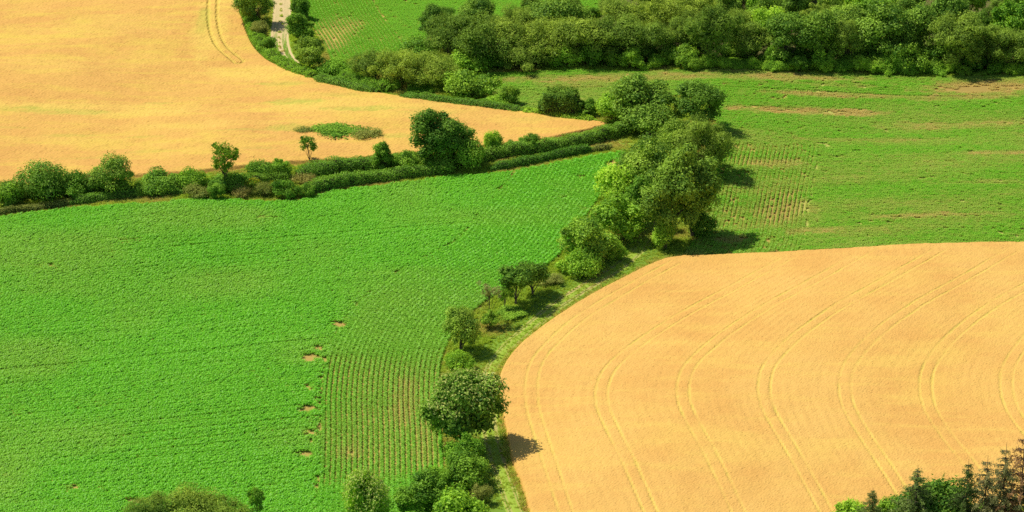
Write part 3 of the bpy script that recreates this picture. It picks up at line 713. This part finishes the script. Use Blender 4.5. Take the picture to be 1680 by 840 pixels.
spruce('spruce0', 201, M['spruce'], 22, 0.3, 120)
spruce('spruce1', 202, M['grey_spruce'], 20, 0.5, 105)
spruce('spruce2', 203, M['brown_spruce'], 20, 0.3, 95)

def plant(name, key, p, w, h, label, cat, group=None, rot=None, depth=None):
    e = bpy.data.objects.new(name, None); COL.objects.link(e); e.empty_display_size = 0.5
    e.location = (p[0], p[1], float(H(p[0], p[1]))); e.rotation_euler = (0, 0, R.uniform(0, 6.28) if rot is None else rot)
    e.scale = (w*R.uniform(0.93, 1.08), (depth or w)*R.uniform(0.9, 1.1), h); tag(e, label, cat, group)
    e.rotation_euler.x, e.rotation_euler.y = R.normal(0, 0.004 if key.startswith('spruce') else 0.045, 2)
    for part, me in get_proto(key, h/w).items():
        o = bpy.data.objects.new(part, me); COL.objects.link(o); o.parent = e
    return e
def put(name, key, cx, yb, wpx, yt, label, cat, group=None, bush=True, hs=1.0):
    """stand a plant where its foot, width and top were surveyed; for bushes yb is the visible near edge"""
    p = g1(cx, yb); s = scale_at(p); w = wpx/s
    if bush:
        pitch = math.atan2(CAM_H, p[1]); yb = yb-0.36*w*s*math.sin(pitch); p = g1(cx, yb); s = scale_at(p); w = wpx/s
    t_ = (yb-yt)/s; bs = 0.42*w*math.sin(math.atan2(CAM_H, p[1]))
    h = max((t_*t_-bs*bs)/(t_*_cp), 0.45*t_, 0.4)*hs
    return plant(name, key, p, w*1.04, h, label, cat, group)
rk = random.Random(5)
def pick(base, n): return '%s%d' % (base, rk.randrange(n))

# ---- the tree line through the middle, from the foot of the slope upwards
T = lambda *a, **k: put(*a, **k)
T('hazel_bush', 'willow1', 305, 885, 120, 804, 'tallest olive hazel of the clump at the foot of the maize', 'bush')
T('hazel_bush', 'willow3', 248, 880, 90, 813, 'rounded hazel at the open end of the olive clump', 'bush')
T('hazel_bush', 'willow0', 365, 882, 84, 814, 'lower hazel of the olive clump beside the slim young tree', 'bush')
T('sapling', 'sapling0', 425, 880, 34, 795, 'slim pale young tree beside the olive hazel clump', 'tree', bush=False)
T('flowering_chestnut', 'flowering0', 598, 880, 100, 764, 'chestnut tree covered in cream blossom at the lower maize corner', 'tree', bush=False)
T('shrub', 'shrub1', 690, 850, 75, 772, 'dark green shrub between the cream-blossomed tree and the track', 'bush')
T('hazel_bush', 'fresh0', 757, 900, 120, 800, 'large light-green hazel bush at the lowest end of the tree row', 'bush')
T('shrub', 'shrub2', 768, 812, 82, 742, 'leafy green shrub directly above the large light-green hazel', 'bush')
T('shrub', 'fresh1', 757, 785, 72, 708, 'feathery green shrub at the foot of the big round chestnut', 'bush')
T('shrub', 'fresh2', 722, 815, 50, 765, 'small green shrub at the maize edge below the soil rows', 'bush')
T('shrub', 'dull0', 790, 830, 34, 790, 'small olive shrub on the track edge under the hazels', 'bush')
T('chestnut_tree', 'chestnut0', 768, 733, 122, 602, 'big round chestnut with cream-flowered top casting shade on wheat', 'tree', bush=False)
T('bramble', 'mound0', 752, 612, 56, 578, 'low bright bramble mound above the big round chestnut', 'bramble')
T('oak_tree', 'oak1', 757, 577, 70, 506, 'small dark oak leaning over the maize edge beside a bramble', 'tree', bush=False)
T('shrub', 'shrub3', 803, 544, 26, 508, 'dark little shrub at the foot of the bare grey tree', 'bush')
T('bare_tree', 'dead0', 802, 528, 42, 460, 'thin greyish half-bare tree with a flat crown', 'tree', bush=False)
T('sapling', 'sapling1', 828, 508, 34, 466, 'wispy green sapling between the bare tree and the twin oaks', 'tree', bush=False)
T('bramble', 'mound1', 838, 525, 60, 503, 'low bramble patch under the wispy sapling', 'bramble')
T('oak_tree', 'standard0', 846, 500, 56, 432, 'slender-trunked oak, the more leaning of the twin trees', 'tree', bush=False)
T('oak_tree', 'standard1', 874, 484, 62, 428, 'round-headed oak with a clear trunk over its dark shadow', 'tree', bush=False)
T('shrub', 'dull1', 905, 470, 45, 450, 'low greyish weed clump above the twin oaks', 'bush')
T('shrub', 'fresh0', 955, 460, 72, 414, 'low light-green bush at the lower end of the dense tree belt', 'bush')
T('oak_tree', 'shrub1', 968, 440, 92, 353, 'rounded green tree at the maize-side end of the belt', 'tree')
T('shrub', 'fresh2', 1012, 430, 36, 398, 'small bright bush on the track bend', 'bush')
T('maple_tree', 'fresh1', 1018, 405, 86, 316, 'bright green dense maple on the maize side of the belt', 'tree')
T('maple_tree', 'fresh2', 1018, 348, 90, 272, 'bright yellow-green bushy tree behind the dense maple', 'tree')
T('shrub', 'fresh0', 1090, 416, 46, 358, 'bright bush on the track corner beside the wheat tip', 'bush')
T('oak_tree', 'oak0', 1097, 398, 90, 266, 'tall oak with pale crown above the track corner', 'tree', bush=False)
T('oak_tree', 'oak2', 1136, 388, 112, 226, 'broadest tallest oak of the belt, shading the maize rows', 'tree', bush=False)
T('oak_tree', 'oak3', 1064, 330, 96, 226, 'wide dark oak where the hedge lane meets the belt', 'tree', bush=False)
T('oak_tree', 'oak1', 1050, 300, 80, 236, 'leafy mid-green tree at the lane head between oak and maple', 'tree', bush=False)
T('maple_tree', 'shrub3', 1046, 372, 70, 292, 'mid-green tree wedged behind the dense maple over the track', 'tree', bush=False)
T('oak_tree', 'oak3', 1112, 258, 70, 204, 'rounded tree filling the belt between the domed willow and the lane oaks', 'tree', bush=False)
T('shrub', 'shrub2', 1150, 392, 50, 350, 'dark undergrowth bush at the foot of the broadest oak', 'bush')
T('willow_tree', 'willow0', 1156, 282, 88, 188, 'domed willow on the far maize edge throwing a shadow', 'tree', bush=False)
T('oak_tree', 'oak1', 1066, 234, 92, 170, 'round oak at the tip of the golden barley', 'tree')
T('oak_tree', 'oak0', 1138, 214, 82, 132, 'dark dense oak at the farthest end of the belt', 'tree', bush=False)
T('oak_tree', 'oak2', 1052, 210, 112, 120, 'large spreading oak behind the barley tip', 'tree', bush=False)
T('shrub', 'fresh1', 1008, 206, 66, 154, 'light-green loose bush at the barley tip', 'bush')
T('shrub', 'shrub3', 968, 192, 34, 158, 'dark small bush beside the clipped block hedge', 'bush')

# ---- scrub between the two hedges and along the barley
T('blackthorn', 'shrub0', 14, 345, 62, 296, 'green thorn bush next to the dark scrub clump', 'bush')
T('blackthorn', 'oak1', 80, 340, 100, 274, 'broad dark scrub clump on the barley edge', 'bush')
T('blackthorn', 'shrub3', 132, 332, 60, 284, 'ragged bush between the scrub clump and the domed thorn', 'bush')
T('hawthorn_tree', 'oak3', 187, 328, 78, 262, 'domed grey-green hawthorn standing above the barley edge', 'tree')
T('shrub', 'bronze0', 150, 322, 40, 280, 'bronze-twigged bush beside the domed hawthorn', 'bush')
T('shrub', 'shrub1', 255, 322, 72, 284, 'low green shrub beyond the domed hawthorn', 'bush')
T('shrub', 'fresh0', 310, 318, 60, 280, 'light-green shrub short of the lone ash', 'bush')
T('ash_tree', 'ash0', 372, 310, 66, 228, 'lone ash with airy crown and bare trunk in the scrub', 'tree', bush=False)
T('shrub', 'shrub2', 378, 320, 66, 286, 'dark low shrub at the foot of the lone ash', 'bush')
T('shrub', 'shrub0', 355, 330, 32, 298, 'dark round bush on the maize edge below the ash', 'bush')
T('gorse', 'dull0', 325, 330, 44, 305, 'straw-coloured gorse clump on the maize edge', 'bush')
T('broom', 'broom0', 412, 318, 42, 294, 'broom bush with bright yellow flowers', 'bush')
T('broom', 'broom0', 450, 316, 24, 296, 'small yellow-flowered broom near the dark round bush', 'bush')
T('gorse', 'bronze0', 395, 328, 40, 306, 'brownish dry gorse under the yellow broom', 'bush')
T('gorse', 'dull1', 434, 326, 36, 302, 'dry olive gorse between two broom bushes', 'bush')
T('shrub', 'shrub1', 468, 330, 40, 297, 'dark round shrub at the maize corner', 'bush')
T('shrub', 'shrub3', 500, 328, 32, 302, 'dark bush where the clipped hedge begins', 'bush')
T('shrub', 'fresh1', 462, 296, 40, 258, 'bright shrub in the barley hedge', 'bush')
T('shrub', 'shrub0', 425, 300, 56, 266, 'green shrub in the barley hedge past the ash', 'bush')
T('gorse', 'bronze0', 500, 310, 46, 286, 'rusty dry growth in the lane mouth', 'bush')
T('sapling', 'sapling1', 508, 268, 36, 220, 'little round-headed tree rising from the barley hedge', 'tree', bush=False)
T('shrub', 'shrub2', 628, 288, 38, 232, 'upright green bush standing in the barley hedge', 'bush')
T('shrub', 'shrub3', 664, 284, 52, 244, 'low rounded shrub before the big dark oak', 'bush')
T('oak_tree', 'oak2', 704, 276, 86, 175, 'big dark oak with open branches beside the lane', 'tree', bush=False)
T('oak_tree', 'oak1', 746, 280, 74, 194, 'dark bushy oak leaning on the big open-branched oak', 'tree')
T('shrub', 'shrub0', 772, 282, 60, 228, 'dark shrub at the shaded foot of the lane oaks', 'bush')
T('shrub', 'shrub2', 720, 286, 80, 248, 'deep green undergrowth under the open-branched oak', 'bush')
T('sapling', 'fresh2', 808, 258, 36, 214, 'round young tree in the barley hedge past the oaks', 'tree')
T('sapling', 'shrub1', 868, 250, 32, 217, 'small cone-shaped bush on the clipped barley hedge', 'bush')
T('shrub', 'shrub3', 838, 258, 34, 232, 'low filler shrub of the barley hedge between two young trees', 'bush')
T('bramble', 'mound1', 565, 231, 118, 204, 'long low bramble island in the golden barley', 'bramble', hs=1.3)
T('bramble', 'mound1', 540, 226, 70, 203, 'higher leafy hump of the barley island', 'bramble', hs=1.05)
T('bramble', 'dull0', 602, 233, 52, 214, 'dry tail of the barley island', 'bramble', hs=1.5)
T('bramble', 'dull1', 500, 222, 42, 208, 'grassy end of the barley island', 'bramble', hs=1.2)

# ---- along the far barley edge and the white track
T('round_tree', 'oak3', 508, 124, 60, 64, 'round dark tree beside the white track bend', 'tree')
T('shrub', 'shrub1', 494, 76, 42, 20, 'dense shrub on the maize side of the white track', 'bush')
T('shrub', 'shrub2', 493, 36, 34, -4, 'upper shrub on the maize side of the white track', 'bush')
T('oak_tree', 'oak0', 418, 44, 54, -20, 'dark tree on the barley side of the white track', 'tree')
T('shrub', 'bronze0', 426, 34, 26, 10, 'russet bush in front of the dark track tree', 'bush')
T('shrub', 'dull1', 428, 66, 34, 34, 'yellowish bush on the barley side of the white track', 'bush')
T('shrub', 'shrub0', 441, 90, 28, 60, 'grey-green bush overhanging the white track', 'bush')
T('oak_tree', 'oak2', 458, -8, 60, -70, 'tree standing over the far end of the white track', 'tree')
T('shrub', 'fresh2', 554, 130, 64, 100, 'fresh green bush where the track passes the willow row', 'bush')
T('willow_tree', 'willow1', 610, 140, 74, 82, 'first grey-green willow of the row along the track', 'tree')
T('willow_tree', 'willow2', 655, 150, 84, 84, 'middle olive willow of the row along the track', 'tree')
T('willow_tree', 'willow3', 706, 150, 78, 90, 'end willow of the row beside the shrubby hedge', 'tree')
T('shrub', 'fresh1', 640, 150, 40, 128, 'light undergrowth bush beneath the willow row', 'bush')
T('shrub', 'fresh0', 690, 156, 56, 138, 'bright bramble bush below the end willow', 'bush')
T('shrub', 'shrub3', 775, 166, 84, 116, 'shrubby hedge bush beyond the end willow', 'bush')
T('shrub', 'shrub2', 836, 176, 34, 140, 'small upright bush in the far barley hedge', 'bush')
T('shrub', 'fresh2', 812, 180, 50, 158, 'low leafy bush linking the far barley hedge', 'bush')

# ---- foreground corner
T('chestnut_tree', 'oak1', 1535, 905, 130, 776, 'round green broadleaf tree among the spruces', 'tree', bush=False)
T('shrub', 'fresh1', 1395, 885, 70, 822, 'green bush at the wheat edge beside the smallest spruce', 'bush')
T('shrub', 'shrub1', 1470, 885, 60, 806, 'olive shrub between the smallest spruce and the broadleaf', 'bush')
T('spruce', 'spruce0', 1428, 905, 90, 796, 'smallest spruce, its spire over the wheat edge', 'spruce', bush=False)
T('spruce', 'spruce0', 1497, 925, 150, 758, 'green spruce partly hidden by the round broadleaf', 'spruce', bush=False)
T('spruce', 'spruce0', 1578, 925, 120, 750, 'slim dark spruce behind the round broadleaf', 'spruce', bush=False)
T('spruce', 'spruce1', 1608, 930, 140, 742, 'grey thinning spruce beside the slim dark one', 'spruce', bush=False)
T('spruce', 'spruce1', 1637, 935, 150, 722, 'tall grey spruce next to the brown-tipped one', 'spruce', bush=False)
T('spruce', 'spruce2', 1667, 940, 160, 702, 'tallest spruce with dying brown top', 'spruce', bush=False)
T('spruce', 'spruce1', 1700, 945, 160, 735, 'bushy spruce beyond the brown-topped one', 'spruce', bush=False)
T('shrub', 'shrub3', 1620, 900, 80, 820, 'low green bush in front of the spruces', 'bush')
T('shrub', 'fresh0', 1675, 905, 60, 825, 'bright bush at the feet of the tallest spruce', 'bush')

# ---- wood edge: shrubs in front of the wood
EDGE = 'shrubs along the foot of the wood'
for cx, yb, w, yt, kd in [(770, 120, 74, 82, 'fresh'), (855, 119, 92, 72, 'willow'), (925, 114, 54, 80, 'fresh'), (970, 112, 52, 68, 'shrub'), (1035, 117, 42, 78, 'fresh'), (1008, 112, 40, 82, 'shrub'),
                          (1115, 114, 48, 74, 'shrub'), (1135, 118, 34, 92, 'shrub'), (1165, 114, 44, 90, 'fresh'), (1205, 114, 52, 94, 'fresh'), (1240, 116, 44, 98, 'fresh'), (1266, 112, 34, 76, 'fresh'), (1285, 119, 40, 98, 'fresh'), (1312, 121, 30, 90, 'shrub'),
                          (1350, 121, 50, 82, 'fresh'), (1380, 122, 40, 100, 'fresh'), (1412, 122, 36, 94, 'fresh'), (1440, 120, 38, 90, 'shrub'), (1460, 124, 34, 88, 'fresh'), (1490, 125, 66, 74, 'shrub'), (1540, 118, 52, 64, 'shrub'), (1535, 126, 40, 108, 'fresh'),
                          (1500, 110, 50, 68, 'fresh'), (1600, 125, 44, 112, 'shrub'), (1650, 122, 40, 104, 'shrub'), (1700, 122, 60, 92, 'shrub'), (1080, 112, 36, 88, 'fresh'), (815, 116, 40, 90, 'shrub'), (1755, 123, 60, 85, 'fresh')]:
    lab = {'fresh': 'light-green bush along the foot of the wood', 'shrub': 'darker green bush along the foot of the wood', 'willow': 'wide olive willow bush at the foot of the wood'}[kd]
    T('woodland_shrub', pick(kd, 4 if kd != 'fresh' else 3), cx, yb, w, yt, lab, 'bush', EDGE if kd != 'willow' else None)
foot = catmull(gpoly([(1045, 116), (1130, 114), (1210, 113), (1290, 118), (1380, 121), (1480, 124), (1570, 125), (1690, 124)]), 8)
foot = resample(foot, 1.5)
for q in foot:
    if rk.random() < 0.25: continue
    q = q+np.array([rk.uniform(-0.5, 0.5), rk.uniform(0.2, 3.0)])
    plant('foot_scrub', rk.choice(['fresh0', 'fresh1', 'fresh2', 'mound0', 'shrub1']), q, rk.uniform(2.2, 4.6), rk.uniform(1.1, 2.6), 'low bright scrub lining the foot of the wood', 'bush', 'low scrub at the foot of the wood')
under = resample(catmull(gpoly([(760, 108), (860, 106), (960, 98), (1050, 104), (1130, 102), (1210, 101), (1290, 107), (1380, 110), (1480, 114), (1570, 115), (1690, 114)]), 8), 3.2)
for q in under:
    q = q+np.array([rk.uniform(-1, 1), rk.uniform(-0.5, 3.5)])
    plant('woodland_bush', rk.choice(['shrub0', 'shrub1', 'shrub2', 'shrub3', 'willow2']), q, rk.uniform(4.0, 6.5), rk.uniform(2.4, 4.6), 'shaded undergrowth bush beneath the front trees of the wood', 'bush', 'undergrowth beneath the front trees of the wood')
WOOD = 'trees of the dense wood'
LW = {'willow': 'olive domed willow in the dense wood', 'oak': 'dark green oak in the dense wood', 'shrub': 'small dark tree in the dense wood', 'fresh': 'light-green tree in the dense wood'}
taken = []
for cx, yb, w, yt, kd in [(705, 70, 50, 8, 'oak'), (735, 92, 92, 26, 'willow'), (780, 104, 108, 28, 'willow'), (782, 50, 66, -4, 'oak'), (832, 96, 84, 26, 'willow'), (848, 60, 70, 12, 'willow'), (690, 98, 80, 66, 'shrub'),
                          (895, 100, 92, 36, 'willow'), (905, 58, 104, 0, 'oak'), (972, 40, 30, 12, 'shrub'), (958, 102, 90, 26, 'willow'), (1010, 100, 92, 24, 'willow'), (1060, 100, 84, 32, 'willow'), (1020, 46, 70, 0, 'willow'), (1075, 60, 84, -4, 'willow'),
                          (1110, 90, 80, 25, 'willow'), (1168, 104, 88, 6, 'willow'), (1225, 98, 76, 34, 'willow'), (1290, 104, 92, 20, 'oak'), (1350, 106, 84, 15, 'oak'), (1392, 110, 54, 28, 'willow'), (1440, 104, 100, 8, 'oak'), (1498, 100, 80, 10, 'oak'),
                          (1568, 116, 100, 18, 'willow'), (1615, 114, 70, 32, 'willow'), (1664, 116, 84, 44, 'willow'), (1540, 80, 80, -10, 'oak'), (1660, 82, 80, 0, 'fresh'), (1260, 80, 70, 10, 'fresh')]:
    own = {705: 'small oak at the narrow tip of the wood beside the maize strip', 782: 'oak rising behind the willows at the tip of the wood', 690: 'low dark tree between the wood tip and the willow row',
           895: 'smooth grey-green domed willow above the wide willow bush', 905: 'clumpy oak against the bright maize behind the wood', 972: 'small bushy tree alone on the maize behind the wood',
           1168: 'tall domed willow with deep shaded face at the wood front', 1392: 'small pale round willow between dark oaks at the wood front',
           1568: 'broad many-domed olive willow at the wood front over black shade', 1664: 'olive willow just beyond the broad many-domed one'}.get(cx)
    e = T('woodland_tree', pick(kd, 3 if kd == 'fresh' else 4), cx, yb, w, yt, own or LW[kd], 'tree', None if own else WOOD+' ('+kd+')', bush=False)
    taken.append((e.location.x, e.location.y))
taken = [np.array(t) for t in taken]
lo, hi = FOREST.min(0), FOREST.max(0); cnt = 0
for _ in range(6000):
    q = R.uniform(lo, hi)
    if not inside(q[0], q[1], FOREST) or cnt > 150: continue
    if abs(q[0]) > (q[1]*_cp+CAM_H*_sp)*(840/FPX)+6: continue
    if min(np.linalg.norm(q-t) for t in taken) < 5.4: continue
    taken.append(q); cnt += 1
    kd = rk.choice(['oak', 'oak', 'willow', 'willow', 'fresh', 'oak']); w = rk.uniform(5.0, 10.5); h = rk.uniform(5.5, 10.5)
    if q[0] < g1(1040, 20)[0]: h *= 0.5; w *= 0.75
    plant('woodland_tree', pick(kd, 3 if kd == 'fresh' else 4), q, w, h, LW[kd], 'tree', WOOD+' ('+kd+')')
# tall trees beyond the small green field; their shade lies on its edge
for cx, yb, w, h in [(520, -14, 8, 11), (555, -16, 8, 12), (590, -18, 8, 12), (625, -20, 8, 12), (660, -22, 8, 11), (505, -40, 9, 13), (700, -26, 7, 9), (740, -28, 7, 9), (790, -28, 7, 9), (845, -28, 6, 8)]:
    plant('boundary_tree', pick('oak', 4), g1(cx, yb), w, h, 'dark tree in the row closing off the small green field', 'tree', 'trees closing off the small green field')

# ------------------------------------------------------------------ hedges
def hedge(pts, width, height, label, mat, dens=75, name='hedge', hvar=0.25, round_=0.8, seed=1, leaf=0.11):
    r = np.random.default_rng(seed)
    C = resample(catmull(gpoly(pts), 8), 0.4); T_ = tangents(C); N = np.stack([-T_[:, 1], T_[:, 0]], -1); m_ = len(C)
    hw = width/2*(0.85+0.4*vnoise(C[:, 0], C[:, 1], 3.0, seed)); hh = height*(1-hvar/2+hvar*vnoise(C[:, 0], C[:, 1], 2.2, seed+1)*1.3)
    endf = np.clip(np.minimum(np.arange(m_), np.arange(m_)[::-1])/3.0, 0.35, 1)
    hh = hh*endf**0.5; hw = hw*endf**0.5
    base = C.mean(0); bz = float(H(*base))
    e = bpy.data.objects.new(name, None); COL.objects.link(e); e.location = (base[0], base[1], bz); tag(e, label, 'hedge')
    th = np.linspace(0, math.pi, 9); V = []
    for i in range(m_):
        z0 = float(H(C[i, 0], C[i, 1]))
        for t in th:
            cx = math.copysign(abs(math.cos(t))**round_, math.cos(t)); sz = math.sin(t)**round_
            p = C[i]+N[i]*cx*hw[i]*0.80
            V.append((p[0]-base[0], p[1]-base[1], z0-bz-0.05+sz*hh[i]*0.84))
    idx = np.arange(m_*9).reshape(m_, 9); F = np.stack([idx[:-1, :-1], idx[:-1, 1:], idx[1:, 1:], idx[1:, :-1]], -1).reshape(-1, 4)
    obj('branches', mesh('hedge_branches', V, F, M['twigs'], smooth=True), e)
    length = m_*0.4; n = int(length*(width+2*height)*dens)
    i = r.integers(0, m_, n); t = r.uniform(0.02, math.pi-0.02, n); j = r.uniform(-0.2, 0.2, n); c = np.cos(t); s_ = np.sin(t)
    cx = np.sign(c)*np.abs(c)**round_; sz = s_**round_; f = r.uniform(0.80, 1.07, n)
    bump = 0.88+0.24*vnoise(C[i, 0]+cx*2, C[i, 1]+sz*2, 0.8, seed+3)
    p = C[i]+T_[i]*j[:, None]+N[i]*(cx*hw[i]*f*bump)[:, None]
    z = H(C[i, 0], C[i, 1])-bz+sz*hh[i]*f*bump
    Nn = np.c_[N[i]*cx[:, None], sz]
    V, F = leaf_cards(np.c_[p-base, z], Nn, leaf, 0.6, 0.7, r, 0.25)
    tn = np.clip(0.25+0.5*vnoise(p[:, 0], p[:, 1]+z*2, 0.9, seed+5)+r.normal(0, 0.2, n), 0, 1)
    obj('foliage', mesh('hedge_foliage', V, F, mat, {'tint': ('POINT', np.repeat(tn, 4))}), e)
    return e
hedge([(-60, 360), (0, 352), (60, 345), (115, 336), (150, 331)], 1.6, 1.1, 'dull straw-olive low hedge at the maize edge below the dark scrub', M['dull'], seed=31)
hedge([(115, 337), (180, 327), (240, 321), (300, 319)], 1.9, 1.5, 'trimmed green low hedge below the domed hawthorn', M['hedge'], seed=33)
hedge([(502, 318), (560, 306), (640, 294), (700, 287), (745, 283)], 2.6, 2.0, 'thick clipped green hedge along the maize, ending before the oak shade', M['hedge'], seed=35)
hedge([(805, 281), (860, 270), (930, 256), (975, 248)], 1.8, 1.4, 'low clipped hedge from the oak shade towards the tree belt', M['hedge'], seed=37)
hedge([(970, 250), (1005, 243)], 1.6, 1.1, 'short straw-tinged end of the clipped hedge at the lane head', M['dull'], seed=38)
hedge([(765, 268), (830, 256), (900, 247), (960, 236), (1010, 224), (1030, 216)], 2.6, 2.3, 'dark clipped hedge between barley tip and lane', M['hedge'], seed=39)
hedge([(488, 292), (540, 284), (600, 279), (660, 275), (690, 272)], 3.2, 2.4, 'full green hedge between barley and lane before the big oak', M['hedge'], seed=41)
hedge([(215, 322), (290, 314), (350, 308), (420, 303), (480, 295)], 3.0, 1.9, 'loose green hedge between barley and the scrub with the lone ash', M['shrub'], seed=43)
hedge([(-60, 334), (0, 328), (60, 322), (130, 318), (215, 316)], 3.2, 2.0, 'dark scrubby hedge behind the thorn bushes at the barley edge', M['oak'], seed=45)
hedge([(400, -30), (408, 20), (418, 55), (432, 82), (455, 103), (480, 117), (520, 133)], 3.4, 1.6, 'bright green verge hedge curving round the barley beside the white track', M['fresh'], seed=47)
hedge([(520, 134), (570, 146), (622, 156)], 2.6, 1.8, 'green hedge between barley and the willow row', M['hedge'], seed=49)
hedge([(658, 163), (720, 170), (790, 178), (860, 187)], 2.4, 1.6, 'low green hedge on the far barley edge past the field gap', M['hedge'], seed=51)
hedge([(855, 187), (920, 195), (980, 203)], 2.0, 1.3, 'lowest light-green hedge leading to the barley tip', M['fresh'], seed=53)
hedge([(490, -10), (494, 30), (500, 55), (510, 85)], 1.8, 2.0, 'green hedge between the white track and the small maize strip', M['hedge'], seed=55)
hedge([(886, 190), (920, 192), (956, 194)], 3.2, 5.0, 'tall clipped block hedge with flat dark face', M['oak'], seed=57, dens=60, round_=0.35, hvar=0.12, leaf=0.15)
hedge([(560, 132), (600, 144), (640, 152)], 3.0, 2.2, 'leafy undergrowth hedge at the feet of the willow row', M['fresh'], seed=59)
